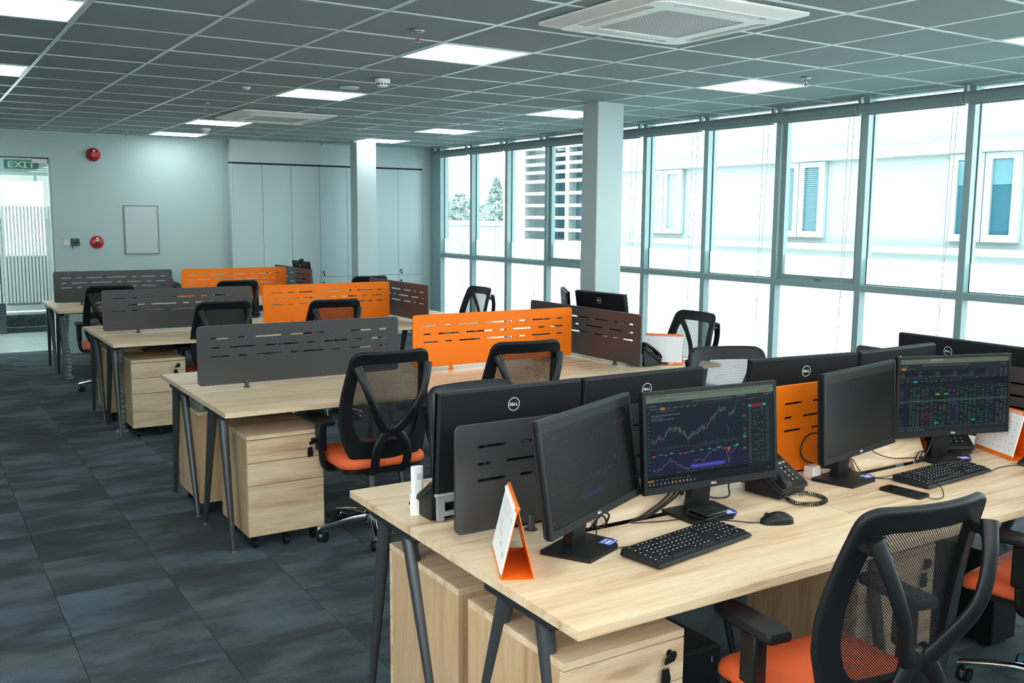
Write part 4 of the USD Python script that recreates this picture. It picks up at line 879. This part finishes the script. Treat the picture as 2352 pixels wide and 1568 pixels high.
    q += [R(0.012 + 0.026 * k, 0.965, 0.022 + 0.026 * k, 0.985, 3, [white, white, K(70, 80, 90), K(50, 120, 130), white, K(40, 110, 180), white, white, white][k]) for k in range(9)]
    return q
G1 = "black monitors on the desks"
mL = make_monitor("leftmost front monitor, angled right, dim reflective screen with faint chart", (1.675, 2.241, ZT), 24.4, 9.0, chart_screen(0.10), G1)
make_monitor("front monitor showing a bright stock chart on dark blue", (2.225, 2.310, ZT), -4.8, 4.8, chart_screen(0.72), G1)
make_monitor("front monitor with a dull grey reflecting screen beside the orange screen", (3.002, 2.345, ZT), 10.9, 3.0, [R(0, 0, 1, 1, 0, lin(22, 24, 24)), R(0, 0.0, 1, 0.09, 1, lin(44, 44, 38))], G1)
make_monitor("front monitor showing a green and white table of numbers", (3.623, 2.357, ZT), -16.4, 2.0, table_screen(0.85), G1)
mb = make_monitor("leftmost monitor back with round emblem behind the grey desk screen", (1.661, 2.595, ZT), 180.0, 4.0, None, G1)
for lab, loc, rz in [("second monitor back from the left with round emblem, above the chart monitor", (2.222, 2.592, ZT), 180), ("monitor back with round emblem above the orange desk screen on the nearest desk", (3.048, 2.586, ZT), 173),
                     ("monitor back with half hidden emblem behind the table of numbers", (3.626, 2.571, ZT), 183), ("monitor back with emblem on the nearest end desk, turned towards the windows", (4.090, 2.669, ZT), 88),
                     ("monitor back cut off by the right edge of the photo", (4.088, 2.115, ZT), 92), ("monitor back with emblem on the second end desk in front of the column", (4.385, 5.69, 0.71), 94), ("monitor seen edge-on beside the front column on the second end desk", (4.26, 6.01, ZT), 59)]:
    if loc[2] != ZT:
        make_monitor(lab, (loc[0], loc[1], ZT), rz, 9.0, None, G1)
    else: copy(mb, lab, loc, rz)
make_monitor("monitor with a webcam on top on the farthest end desk", (4.09, 11.25, ZT), 90, 8.0, None, G1, webcam=True)

# ------------------------------------------------------------------ keyboards, mice
def keyboard(label, loc, rz):
    t = thing("keyboard", label, "keyboard", loc, rz, "black keyboards on the nearest desk")
    W, D = 0.443, 0.150
    sl = lambda y: 0.016 + (y + D / 2) / D * 0.011
    body = hull([(sx * (W / 2 - i), y, z) for sx in (-1, 1) for i, y, z in ((0.003, -D / 2 + 0.002, 0.004), (0, -D / 2, 0.008), (0.003, -D / 2 + 0.004, 0.0155), (0, D / 2, 0.008), (0.003, D / 2 - 0.003, 0.0265), (0.003, D / 2 - 0.002, 0.004))])
    part(t, "case", body, "black_textured")
    U = 0.01905; x0 = -W / 2 + 0.011; leg = []
    rows = [(0.052, [1] + [0, .0] + [1] * 4 + [-.5] + [1] * 4 + [-.5] + [1] * 4), (0.028, [1] * 13 + [2]), (0.009, [1.5] + [1] * 12 + [1.5]), (-0.010, [1.75] + [1] * 11 + [2.25]), (-0.029, [2.25] + [1] * 10 + [2.75]), (-0.048, [1.5, 1, 1.25, 5.75, 1.25, 1, 1, 1.25])]
    def cap(xa, y, w, h=1):
        a, b = xa + 0.0012, xa + w * U - 0.0012; ya, yb = y - 0.0082, y + 0.0082 + (h - 1) * 0.019; z = sl((ya + yb) / 2)
        part(t, "key", hull([(a, ya, z - 0.002), (b, ya, z - 0.002), (b, yb, z - 0.001), (a, yb, z - 0.001), (a + 0.0016, ya + 0.0014, z + 0.0035), (b - 0.0016, ya + 0.0014, z + 0.0035), (b - 0.0016, yb - 0.0016, z + 0.0043), (a + 0.0016, yb - 0.0016, z + 0.0043)]), "key_black")
        if w < 4: leg.append(bx(a + 0.003, yb - 0.0075, z + 0.0037, a + 0.0055, yb - 0.0035, z + 0.0046)); leg.append(bx(a + 0.007, yb - 0.006, z + 0.0037, a + 0.0085, yb - 0.0035, z + 0.0046))
    for y, ws in rows:
        x = x0
        for w in ws:
            if w == 0: x += U * 0.5; continue
            if w < 0: x += -w * U; continue
            cap(x, y, w); x += w * U
    x = x0 + 15.2 * U
    for y in (0.052, 0.028, 0.009):
        for k in range(3): cap(x + k * U, y, 1)
    cap(x + U, -0.029, 1)
    for k in range(3): cap(x + k * U, -0.048, 1)
    x = x0 + 18.4 * U
    for y in (0.028, 0.009, -0.010, -0.029):
        for k in range(3): cap(x + k * U, y, 1)
    cap(x + 3 * U, 0.028, 1); cap(x + 3 * U, -0.010, 1, 2); cap(x + 3 * U, -0.048, 1, 2); cap(x, -0.048, 2); cap(x + 2 * U, -0.048, 1)
    part(t, "key_legends", cat(leg), "logo_silver", kind="stuff")
    part(t, "status_lights", cat([bx(x + 0.005 + 0.016 * k, 0.050, sl(0.05), x + 0.008 + 0.016 * k, 0.053, sl(0.05) + 0.0012) for k in range(3)]), "logo_silver")
    return t
kb = keyboard("black keyboard in front of the chart monitor, nearest to the camera", (1.960, 2.087, ZT), 9.0)
copy(kb, "black keyboard in front of the monitor with the table of numbers", (3.365, 2.178, ZT), 3.5)
def mouse(label, loc, rz):
    t = thing("computer_mouse", label, "computer mouse", loc, rz, "black computer mice")
    V, F = [], []; n, mm = 28, 14
    for i in range(mm):
        s = i / (mm - 1); y = -0.058 + 0.116 * s; w = 0.0315 * math.sqrt(max(0.0, 1 - (2 * s - 1) ** 2)) ** 0.55 * (1.0 - 0.10 * s); h = 0.004 + 0.035 * (max(0.0, math.sin(math.pi * min(1, s * 0.93 + 0.04)) ** 0.75)) * (1.0 - 0.25 * s)
        for k in range(n):
            a = math.pi * 2 * k / n; V.append((w * math.cos(a), y, max(0.002, 0.003 + h * max(0, math.sin(a)) ** 0.8) if math.sin(a) > 0 else 0.002))
    for i in range(mm - 1):
        for k in range(n): a, b, c, d = i * n + k, i * n + (k + 1) % n, (i + 1) * n + (k + 1) % n, (i + 1) * n + k; F += [(a, b, c), (a, c, d)]
    part(t, "shell", trimesh.Trimesh(V, F, process=False), "black_plastic", smooth=60)
    part(t, "scroll_wheel", rod((-0.004, 0.034, 0.026), (0.004, 0.034, 0.026), 0.010, n=16), "key_black", smooth=40)
    return t
ms = mouse("black mouse to the right of the nearest keyboard", (2.372, 2.112, ZT), 68)
part(ms, "cable", tube([(0, 0.054, 0.006), (0.006, 0.09, 0.004), (0.03, 0.13, 0.0035), (0.045, 0.19, 0.004), (0.03, 0.25, 0.005)], 0.0018, 6), "cable_rubber", smooth=60)
mo = mouse("black mouse at the right edge of the nearest desk", (3.845, 2.105, ZT), 80)
part(mo, "cable", tube([(0, 0.054, 0.006), (0.01, 0.10, 0.0035), (0.0, 0.18, 0.0035), (-0.03, 0.25, 0.005)], 0.0018, 6), "cable_rubber", smooth=60)

# ------------------------------------------------------------------ desk phones
def desk_phone(label, loc, rz, cord_pts=None):
    t = thing("desk_phone", label, "telephone", loc, rz, "black desk phones")
    tl = 34.0
    T = lambda m: move(turn(m, tl, (1, 0, 0)), 0, -0.088, 0.012)
    part(t, "body", cat([T(bx(-0.098, 0, 0, 0.098, 0.195, 0.022, 0.008)), hull([(sx * 0.088, y, z) for sx in (-1, 1) for y, z in ((-0.085, 0.002), (-0.085, 0.02), (0.055, 0.005), (0.066, 0.118))])]), "black_plastic")
    part(t, "handset_cradle", T(bx(-0.094, 0.004, 0.018, -0.034, 0.19, 0.030, 0.004)), "black_textured")
    part(t, "handset", T(cat([tube([(-0.064, 0.004, 0.042), (-0.064, 0.03, 0.050), (-0.064, 0.10, 0.056), (-0.064, 0.165, 0.050), (-0.064, 0.192, 0.042)], [(.020, .010), (.023, .014), (.020, .011), (.023, .014), (.020, .010)], 14, 6), bx(-0.086, 0.006, 0.026, -0.042, 0.05, 0.046, 0.008), bx(-0.086, 0.148, 0.026, -0.042, 0.192, 0.046, 0.008)])), "black_plastic", smooth=45)
    for r in range(4):
        for c in range(3):
            k = part(t, "dial_key", T(bx(-0.012 + 0.026 * c, 0.030 + 0.019 * r, 0.020, 0.007 + 0.026 * c, 0.042 + 0.019 * r, 0.0255, 0.0015)), "key_black")
            part(k, "digit", T(bx(-0.006 + 0.026 * c, 0.033 + 0.019 * r, 0.0254, -0.002 + 0.026 * c, 0.039 + 0.019 * r, 0.0259)), "logo_silver")
    for c in range(4): part(t, "function_key", T(bx(-0.014 + 0.025 * c, 0.112, 0.020, 0.004 + 0.025 * c, 0.121, 0.0245, 0.0015)), "grey_plastic")
    part(t, "phone_display", T(bx(-0.014, 0.138, 0.021, 0.084, 0.178, 0.0238, 0.001)), "phone_glass")
    br = sbox(-0.075, 0.0, 0.075, 0.080).difference(sbox(-0.048, 0.030, 0.048, 0.060)).difference(sbox(-0.052, -0.001, 0.052, 0.014)).buffer(-0.003).buffer(0.003, quad_segs=3)
    part(t, "rear_stand", turn(stand(prism(br, 0.012), 0.078), 3, (1, 0, 0)), "grey_plastic")
    lb = part(t, "barcode_label", bx(-0.010, 0.060, 0.084, 0.080, 0.0672, 0.112), "paper")
    rg = random.Random(3); x, bars = 0.003, []
    while x < 0.066: w = rg.choice((0.0008, 0.0012, 0.002)); bars.append(bx(x, 0.0665, 0.091, x + w, 0.0677, 0.104)); x += w + rg.choice((0.0008, 0.0012, 0.0018))
    part(lb, "barcode", cat(bars), "ink")
    part(t, "round_sticker", T(rod((0.015, 0.1945, 0.013), (0.015, 0.1965, 0.013), 0.007, n=16)), "paper")
    return t
def coil(pts, r=0.0062, turns=46):
    P = spline(pts, 14); seg = np.r_[0, np.cumsum(np.linalg.norm(np.diff(P, axis=0), axis=1))]; n = turns * 8; s = np.linspace(0, seg[-1], n); C = np.stack([np.interp(s, seg, P[:, k]) for k in range(3)], 1)
    Tn = np.gradient(C, axis=0); Tn /= np.linalg.norm(Tn, axis=1)[:, None]; N = np.cross(Tn, (0, 0, 1)); N /= np.linalg.norm(N, axis=1)[:, None]; B = np.cross(Tn, N); a = np.linspace(0, 2 * math.pi * turns, n)
    return tube(C + r * (np.cos(a)[:, None] * N + np.sin(a)[:, None] * B), 0.0019, 5, 1)
p1 = desk_phone("black desk phone with dial keys half hidden behind the chart monitor", (2.645, 2.388, ZT), 12)
part(p1, "coiled_cord", coil([(-0.06, -0.09, 0.012), (-0.085, -0.115, 0.010), (-0.10, -0.16, 0.009), (-0.065, -0.21, 0.009), (0.0, -0.215, 0.009), (0.035, -0.18, 0.009), (0.04, -0.13, 0.009), (0.015, -0.10, 0.009)]), "cable_rubber", smooth=60)
p2 = desk_phone("black desk phone behind the stand of the table-of-numbers monitor", (3.775, 2.455, ZT), -28)
part(p2, "coiled_cord", coil([(-0.07, -0.05, 0.02), (-0.10, -0.10, 0.010), (-0.06, -0.17, 0.009), (0.02, -0.17, 0.009), (0.04, -0.12, 0.010)], turns=30), "cable_rubber", smooth=60)
p3 = desk_phone("black desk phone seen from behind with a barcode label, beside the white device", (1.495, 2.758, ZT), 180)
p4 = desk_phone("black desk phone in profile between the dark end screen and the desk calendar", (4.205, 4.985, ZT), 92)
part(p4, "coiled_cord", coil([(-0.06, -0.09, 0.012), (-0.09, -0.13, 0.009), (-0.08, -0.20, 0.009), (-0.02, -0.24, 0.009)], turns=24), "cable_rubber", smooth=60)

# ------------------------------------------------------------------ desk calendars
def calendar(label, loc, rz, kind):
    t = thing("desk_calendar", label, "calendar", loc, rz, "tent desk calendars with orange backs")
    L, B_, HH, th = 0.255, 0.046, 0.200, 0.0022
    def leaf(p, q, d=th):
        p, q = np.array(p, float), np.array(q, float); n = np.array((-(q - p)[1], (q - p)[0])); n /= np.linalg.norm(n)
        return hull([(x, *(p_ + n * o)) for x in (-L / 2, L / 2) for p_ in (p, q) for o in (0, d)])
    part(t, "card_stand", cat([leaf((-B_, 0.001), (0, HH)), leaf((B_, 0.001), (0, HH)), leaf((-B_, 0.0005), (B_, 0.0005), 0.0015), rod((-L / 2, 0.0, HH), (L / 2, 0.0, HH), 0.0055, n=12)]), "orange_card")
    a, b = np.array((-B_, 0.001)), np.array((0, HH)); d = (b - a) / np.linalg.norm(b - a); n = np.array((-d[1], d[0]))
    P = lambda s, o: a + d * s + n * o
    ln = np.linalg.norm(b - a)
    part(t, "page_block", hull([(x, *P(s, o)) for x in (-L / 2 - 0.001, L / 2 + 0.001) for s in (0.016, ln - 0.013) for o in (0.0025, 0.007)]), "paper")
    rings = []
    for x in np.linspace(-L / 2 + 0.01, L / 2 - 0.01, 34):
        c = P(ln - 0.009, 0.003); rings.append(tube([(x, c[0] + 0.0080 * math.cos(w), c[1] + 0.0080 * math.sin(w)) for w in np.linspace(0, 2 * math.pi, 9)], 0.0007, 4, 2))
    part(t, "wire_binding", cat(rings), "white_plastic")
    pl = []; rg = random.Random(len(label))
    def mark(x, s, w, h): pl.append(hull([(xx, *P(ss, o)) for xx in (x - w / 2, x + w / 2) for ss in (s - h / 2, s + h / 2) for o in (0.0069, 0.0073)]))
    if kind == "drawing":
        pts = []
        for k in range(9):
            x, s = rg.uniform(-0.07, 0.05), rg.uniform(0.06, 0.16)
            for j in range(16):
                x2, s2 = x + rg.uniform(-0.006, 0.009), s + rg.uniform(-0.007, 0.006)
                if 0.03 < s2 < 0.19 and abs(x2) < 0.11: pl.append(tube([(x, *P(s, 0.0072)), ((x + x2) / 2, *P((s + s2) / 2 + 0.001, 0.0072)), (x2, *P(s2, 0.0072))], 0.0005, 4, 2)); x, s = x2, s2
        part(t, "line_drawing", cat(pl), "paper_print"); pl = []
        for k in range(3): mark(0.10, 0.155 + 0.004 * k, 0.02, 0.0015); mark(0.085, 0.05 + 0.006 * k, 0.03, 0.0012)
        part(t, "lettering", cat(pl), "ink")
    elif kind == "month":
        tx = meshkit.text_mesh("2", 0.021, 0.0004); V = tx.vertices; x0 = -L / 2 + 0.014
        tx.vertices = np.c_[x0 + V[:, 0], np.array([P(0.155 + y, 0.0070 + z) for y, z in V[:, 1:]])]
        part(t, "month_number", tx, "paper_print")
        for k in range(16):
            mark(-L / 2 + 0.042, 0.165 - 0.0085 * k, 0.002, 0.0025); mark(0.012, 0.18 - 0.0095 * k, 0.0025, 0.003)
        mark(-L / 2 + 0.022, 0.147, 0.012, 0.0015)
        part(t, "day_numbers", cat(pl), "ink"); pl = []
        c = P(0.008, 0.0028); part(t, "base_lettering", bx(0.02, c[0] - 0.002, c[1] - 0.003, 0.07, c[0] + 0.001, c[1] + 0.003), "paper")
    else:
        for r in range(5):
            for c in range(7): mark(-0.105 + 0.034 * c, 0.155 - 0.029 * r, 0.006, 0.003)
        mark(-0.08, 0.18, 0.05, 0.002)
        part(t, "day_numbers", cat(pl), "ink")
    return t
calendar("orange tent calendar at the front left of the nearest desk, page with line drawing", (1.432, 2.244, ZT), -116.4, "drawing")
calendar("orange desk calendar at the right edge of the photo, page full of dates", (3.935, 2.275, ZT), -114, "dates")
calendar("white page desk calendar on the second end desk, showing month 2", (4.372, 4.955, ZT), -47, "month")

# ------------------------------------------------------------------ small things on the nearest desk
t = thing("wireless_receiver", "white upright device in a white holder on the far left of the nearest desk", "device", (1.408, 2.806, ZT), -8)
part(t, "holder", prism(rrect(-0.024, -0.016, 0.024, 0.016, 0.0155), 0.066), "white_plastic", smooth=40)
part(t, "holder_lip", prism(rrect(-0.027, -0.019, 0.027, 0.019, 0.0185).difference(rrect(-0.021, -0.013, 0.021, 0.013, 0.0125)), 0.004, 0.063), "white_plastic")
dv = part(t, "device_body", prism(rrect(-0.021, -0.0125, 0.021, 0.0125, 0.012), 0.110, 0.052), "white_plastic", smooth=40)
part(dv, "lettering", cat([bx(-0.004, -0.0129, 0.138 - 0.0035 * k, 0.013, -0.0124, 0.1394 - 0.0035 * k) for k in range(6)]), "ink")
t = thing("charger", "small white cube charger in front of the orange screen", "charger", (2.915, 2.432, ZT), 4)
part(t, "cube", bx(-0.024, -0.024, 0, 0.024, 0.022, 0.048, 0.003), "charger_white")
part(t, "power_cable", tube([(0.02, 0.0, 0.04), (0.10, -0.05, 0.03), (0.16, -0.04, 0.014)], 0.0028, 7), "cable_rubber", smooth=60)
t = thing("looped_cable", "thick black cable looping up against the orange screen above the white charger", "cable", (2.93, 2.445, ZT), 0)
part(t, "cord", tube([(0.0, 0.0, 0.052), (-0.055, -0.005, 0.075), (-0.075, -0.004, 0.115), (-0.045, 0.0, 0.160), (0.02, 0.004, 0.168), (0.07, 0.0, 0.13), (0.11, -0.02, 0.06), (0.14, -0.05, 0.01)], 0.0032, 8), "cable_rubber", smooth=60)
t = thing("wallet", "black folded leather wallet lying on the chart monitor's base", "wallet", (2.205, 2.262, ZT + 0.0125), 8)
part(t, "outer_flap", hull([(x, y, z) for x, y, z in ((-0.055, -0.045, 0.016), (0.058, -0.040, 0.012), (0.055, 0.040, 0.014), (-0.056, 0.038, 0.022), (-0.055, -0.045, 0.020), (0.056, -0.038, 0.017), (0.053, 0.038, 0.018), (-0.054, 0.036, 0.026))]), "leather")
part(t, "inner_flap", bx(-0.055, -0.042, 0.0, 0.056, 0.040, 0.009, 0.003), "leather"); part(t, "fold", tube([(-0.055, 0.038, 0.012), (0.0, 0.041, 0.011), (0.055, 0.040, 0.009)], [(.012, .006), (.009, .006), (.008, .006)], 8, 4), "leather", smooth=60)
t = thing("smartphone", "black smartphone lying between the chair and the right keyboard, charging", "smartphone", (3.037, 2.113, ZT), -84)
part(t, "case", prism(rrect(-0.080, -0.038, 0.080, 0.038, 0.010), 0.0095), "black_plastic"); part(t, "screen", prism(rrect(-0.0765, -0.0345, 0.0765, 0.0345, 0.008), 0.0004, 0.0095), "phone_glass")
part(t, "charging_cable", tube([(0.080, 0.0, 0.006), (0.105, 0.0, 0.006), (0.118, 0.02, 0.004), (0.112, 0.07, 0.004), (0.07, 0.12, 0.022), (-0.02, 0.16, 0.030), (-0.10, 0.15, 0.026), (-0.16, 0.12, 0.004), (-0.20, 0.09, 0.003)], 0.0017, 6), "cable_rubber", smooth=60)
def cable(label, pts, r=0.0025): 
    g = part(None, "cable", tube(pts, r, 7), "cable_rubber", smooth=60, label=label, cat="cable"); return g
cable("thin black keyboard cable running from the nearest keyboard to the left hatch", [(1.80, 2.145, 0.765), (1.745, 2.20, 0.753), (1.755, 2.27, 0.753), (1.80, 2.33, 0.80), (1.83, 2.36, 0.79), (1.80, 2.385, 0.74)], 0.002)
cable("thin black cable lying between the chart monitor's base and the hatch", [(2.12, 2.30, 0.7525), (2.05, 2.315, 0.7525), (1.98, 2.34, 0.7525), (1.95, 2.37, 0.74), (1.93, 2.40, 0.68)], 0.002)
for k, (dx, lab) in enumerate([(0.0, "thick black cable slanting from the chart monitor down into the left hatch"), (0.028, "second black cable slanting into the left hatch, just right of the first"), (0.05, "third black cable slanting into the left hatch behind the wallet")]):
    cable(lab, [(2.19 + dx, 2.385, 0.90), (2.13 + dx, 2.368, 0.82), (2.03 + dx, 2.372, 0.765), (1.95 + dx, 2.385, 0.73), (1.90 + dx, 2.39, 0.66)], 0.0036)
cable("coiled black cable bundle rising from the left end of the left hatch", [(1.90, 2.40, 0.70), (1.87, 2.375, 0.77), (1.845, 2.37, 0.79), (1.83, 2.385, 0.76), (1.86, 2.38, 0.745), (1.88, 2.372, 0.785), (1.85, 2.378, 0.795), (1.825, 2.39, 0.74), (1.80, 2.40, 0.68)], 0.0035)
cable("black cable curling on the desk behind the chart monitor, beside the phone", [(2.30, 2.43, 0.80), (2.38, 2.42, 0.756), (2.44, 2.40, 0.757), (2.46, 2.42, 0.79), (2.50, 2.44, 0.80), (2.56, 2.445, 0.78)], 0.003)
cable("thick black cable dropping from the table-of-numbers monitor into the right hatch", [(3.62, 2.39, 0.88), (3.57, 2.375, 0.81), (3.53, 2.375, 0.765), (3.49, 2.385, 0.72), (3.45, 2.39, 0.66)], 0.0036)
cable("knotted black cable at the right end of the right hatch", [(3.56, 2.38, 0.752), (3.53, 2.372, 0.785), (3.50, 2.375, 0.79), (3.49, 2.385, 0.76), (3.52, 2.382, 0.75), (3.545, 2.376, 0.775), (3.52, 2.37, 0.795), (3.50, 2.386, 0.73)], 0.0028)
cable("thin black cable hanging from the grey-screened monitor across the raised hatch lid", [(3.13, 2.36, 0.87), (3.22, 2.375, 0.82), (3.33, 2.38, 0.785), (3.44, 2.378, 0.772), (3.50, 2.38, 0.765)], 0.002)
cable("thin black keyboard cable on the desk left of the right keyboard", [(3.20, 2.22, 0.765), (3.17, 2.25, 0.7525), (3.12, 2.29, 0.7525), (3.08, 2.33, 0.77), (3.06, 2.36, 0.82)], 0.002)
def strip(label, x, y, n):
    t = thing("power_strip", label, "power strip", (x, y, 0.604), 0, "white power strips in the cable trays")
    part(t, "strip_body", bx(-0.16, -0.025, 0, 0.16, 0.025, 0.04, 0.004), "white_plastic")
    for k in range(4): part(t, "plug" if k < n else "socket", bx(-0.13 + 0.075 * k, -0.02, 0.04, -0.085 + 0.075 * k, 0.02, 0.085 if k < n else 0.042, 0.003), "black_plastic" if k < n else "grey_plastic")
strip("white power strip with plugs down inside the left cable hatch", 1.90, 2.405, 3)
strip("white power strip down inside the right cable hatch", 3.33, 2.405, 1)

# computers on the floor under the nearest desk
def tower(label, loc, rz):
    t = thing("computer_tower", label, "computer", loc, rz, "black computer towers under the nearest desk")
    part(t, "case", bx(-0.085, 0.012, 0.012, 0.085, 0.36, 0.395, 0.004), "black_textured"); part(t, "front_panel", bx(-0.085, 0.0, 0.012, 0.085, 0.012, 0.395, 0.004), "black_plastic")
    part(t, "power_light", bx(0.043, -0.001, 0.345, 0.046, 0.0, 0.365), "logo_silver"); part(t, "ports", cat([bx(0.035, -0.001, 0.30 - 0.02 * k, 0.05, 0, 0.306 - 0.02 * k) for k in range(4)]), "key_black"); part(t, "feet", cat([bx(sx * 0.07 - 0.012, y, 0, sx * 0.07 + 0.012, y + 0.03, 0.012) for sx in (-1, 1) for y in (0.03, 0.30)]), "black_plastic")
    return t
tw = tower("black computer tower on the floor right of the nearest drawer pedestal", (2.045, 2.10, 0), 0)
copy(tw, "black computer tower under the right end of the nearest desk", (3.755, 2.11, 0), 0)

# cable risers of jointed clear plastic links, from the desks to the floor
def riser(label, x, y):
    t = thing("cable_riser", label, "cable riser", (x, y, 0), 0, "jointed plastic cable risers")
    for k in range(16): part(t, "link", move(cat([lathe([(0.0, 0), (0.020, 0.003), (0.026, 0.018), (0.026, 0.026), (0.020, 0.040), (0.0, 0.043)], 14)]), 0.010 * math.sin(k * 0.5), 0, 0.014 + 0.0415 * k), "clear_plastic", smooth=35)
    part(t, "foot", rod((0, 0, 0), (0, 0, 0.014), 0.05, 0.045, 20), "clear_plastic", smooth=40)
riser("jointed plastic cable riser behind the front legs of the third desk", 1.42, 8.10)
riser("jointed plastic cable riser behind the legs of the farthest desk", 1.43, 11.05)
t = thing("backpack", "small black backpack peeking up between the grey and orange screens at the back", "bag", (2.72, 11.98, 0.755), 0)
bp = trimesh.creation.icosphere(3, 1.0); bp.apply_scale((0.15, 0.085, 0.10)); bp.vertices[:, 2] = np.maximum(bp.vertices[:, 2], -0.085); bp.apply_translation((0, 0, 0.085)); part(t, "bag_body", bp, "leather", smooth=60)
part(t, "carry_handle", tube([(-0.03, 0, 0.17), (-0.025, 0, 0.205), (0.025, 0, 0.205), (0.03, 0, 0.17)], 0.006, 8), "leather", smooth=60)
t = thing("paper_folder", "orange paper folder on the second end desk behind the calendar", "folder", (4.60, 5.03, ZT), 20)
part(t, "cover", bx(-0.06, -0.10, 0, 0.05, 0.10, 0.006, 0.001), "orange_card"); part(t, "sheets", bx(-0.055, -0.098, 0.006, 0.045, 0.096, 0.008), "paper")

# ------------------------------------------------------------------ outside the windows
g = part(None, "ground", bx(7.2, -40, -6.2, 220, 220, -6.0), "ground_pale", kind="structure")
XF = 12.0
t = thing("office_building", "long white building facade with teal casement windows just outside the glass wall", "building", (XF, 0, 0), 0)
part(t, "wall", bx(0.06, 4.9, -6, 1.2, 15.2, 9), "facade_white")
part(t, "upper_ledge", bx(-0.10, 4.9, 2.62, 0.2, 15.2, 2.77, 0.01), "facade_trim"); part(t, "lower_ledge", bx(-0.10, 4.9, 1.27, 0.2, 15.2, 1.37, 0.01), "facade_trim")
part(t, "base_band", bx(0.0, 4.9, -6, 0.2, 15.2, 1.10), "facade_white")
for k, yc in enumerate((13.72, 10.53, 7.45)):
    fr = sbox(-0.50, 1.46, 0.50, 2.615).difference(sbox(-0.385, 1.555, -0.10, 2.53)).difference(sbox(0.10, 1.555, 0.385, 2.53))
    m = turn(stand(prism(fr, 0.07), 0.0), -90); w = part(t, "window_frame", move(m, 0.05, yc, 0), "facade_frame")
    part(w, "reveal", bx(-0.022, yc - 0.006, 1.46, -0.019, yc + 0.006, 2.615), "facade_glass")
    for s in (-1, 1):
        a, b = yc + s * 0.2425 - 0.1425, yc + s * 0.2425 + 0.1425
        lo = part(w, "pane", bx(0.02, a, 1.555, 0.03, b, 2.53), "facade_curtain" if k == 0 else "facade_glass")
        if k == 1: part(w, "slatted_blind", cat([bx(0.008, a, z, 0.016, b, z + 0.022) for z in np.arange(1.56, 2.52, 0.031)]), "facade_blind")
        if k >= 2: part(w, "roller_shade", bx(0.010, a, 2.20, 0.018, b, 2.53), "facade_blind")
t = thing("louvred_building", "white building with horizontal louvres and glass behind, left of the front column", "building", (14.0, 0, 0), 0)
part(t, "side_wall", bx(0, 21.5, -6, 1.2, 22.6, 9), "facade_white"); part(t, "base_wall", bx(0, 15.5, -6, 1.2, 21.5, 1.17), "facade_white")
part(t, "recess_wall", bx(0.95, 15.5, 1.17, 1.2, 21.5, 9), "facade_blind")
for y in (19.55, 17.4): part(t, "mullion", bx(0.02, y, 1.17, 0.25, y + 0.16, 6.5), "facade_trim")
for k, z in enumerate([1.38 + 0.305 * q for q in range(5)] + [2.83 + 0.205 * q for q in range(12)]): part(t, "louvre", bx(0.0, 15.5, z, 0.22, 21.5, z + 0.085, 0.01), "facade_trim")
for y in (20.6, 18.6, 16.8): part(t, "glass", bx(0.93, y - 0.7, 1.2, 0.945, y + 0.7, 6.0), "facade_glass")
t = part(None, "concrete_pier", bx(7.05, 13.68, -6, 7.45, 14.1, 6), "concrete", label="rough pale concrete pier just outside the far end window", cat="pillar")
t = thing("roof_building", "low white building with flat roof below the trees outside", "building", (46, 77, 0), 0)
part(t, "wall", bx(-6, -9, -6, 4, 14, 1.0), "facade_trim"); part(t, "parapet", bx(-6.2, -9.2, 1.0, 4.2, 14.2, 1.35), "facade_white")
def tree(label, x, y, zt, rad, conical, seed):
    rg = np.random.default_rng(seed); tr = thing("tree", label, "tree", (x, y, -6), 0, "trees outside beyond the low building")
    part(tr, "trunk", rod((0, 0, 0), (0, 0, zt + 4.5), 0.25, 0.06, 10), "bark", smooth=40)
    n = 2600; h = zt + 6; z0 = 3.0 if not conical else 2.0
    u = rg.random(n) ** 0.8; ang = rg.random(n) * 2 * math.pi
    zz = z0 + (h - z0) * u; rr = rad * ((1 - u) ** 0.75 * 0.92 + 0.03 if conical else np.sqrt(np.clip(1 - (2 * u - 0.9) ** 2, 0.02, 1))) * np.sqrt(rg.random(n))
    P = np.c_[rr * np.cos(ang), rr * np.sin(ang), zz]; A = rg.normal(size=(n, 3)); A /= np.linalg.norm(A, axis=1)[:, None]; Bv = np.cross(A, rg.normal(size=(n, 3))); Bv /= np.linalg.norm(Bv, axis=1)[:, None]; s = rg.uniform(0.16, 0.34, (n, 1))
    V = np.stack([P - A * s, P + Bv * s * 0.6, P + A * s, P - Bv * s * 0.6], 1).reshape(-1, 3); F = (np.arange(n)[:, None] * 4 + np.array([[0, 1, 2, 0, 2, 3]])).reshape(-1, 3)
    part(tr, "foliage", (V, F), "leaf", kind="stuff")
tree("tall pointed tree rising highest outside the far windows", 48.5, 79.5, 5.4, 2.7, True, 1)
for k, (x, y, zt, r, lab) in enumerate([(49, 87.5, 4.0, 3.6, "round pale tree left of the pointed tree, behind the first window mullion"), (51, 84.0, 3.7, 3.4, "round pale tree just left of the tall pointed tree"), (47.5, 75.8, 3.6, 3.0, "round pale tree just right of the tall pointed tree"), (48, 92.5, 3.1, 3.4, "round pale tree at the far left, next to the concrete pier")]):
    tree(lab, x, y, zt, r, False, 10 + k)
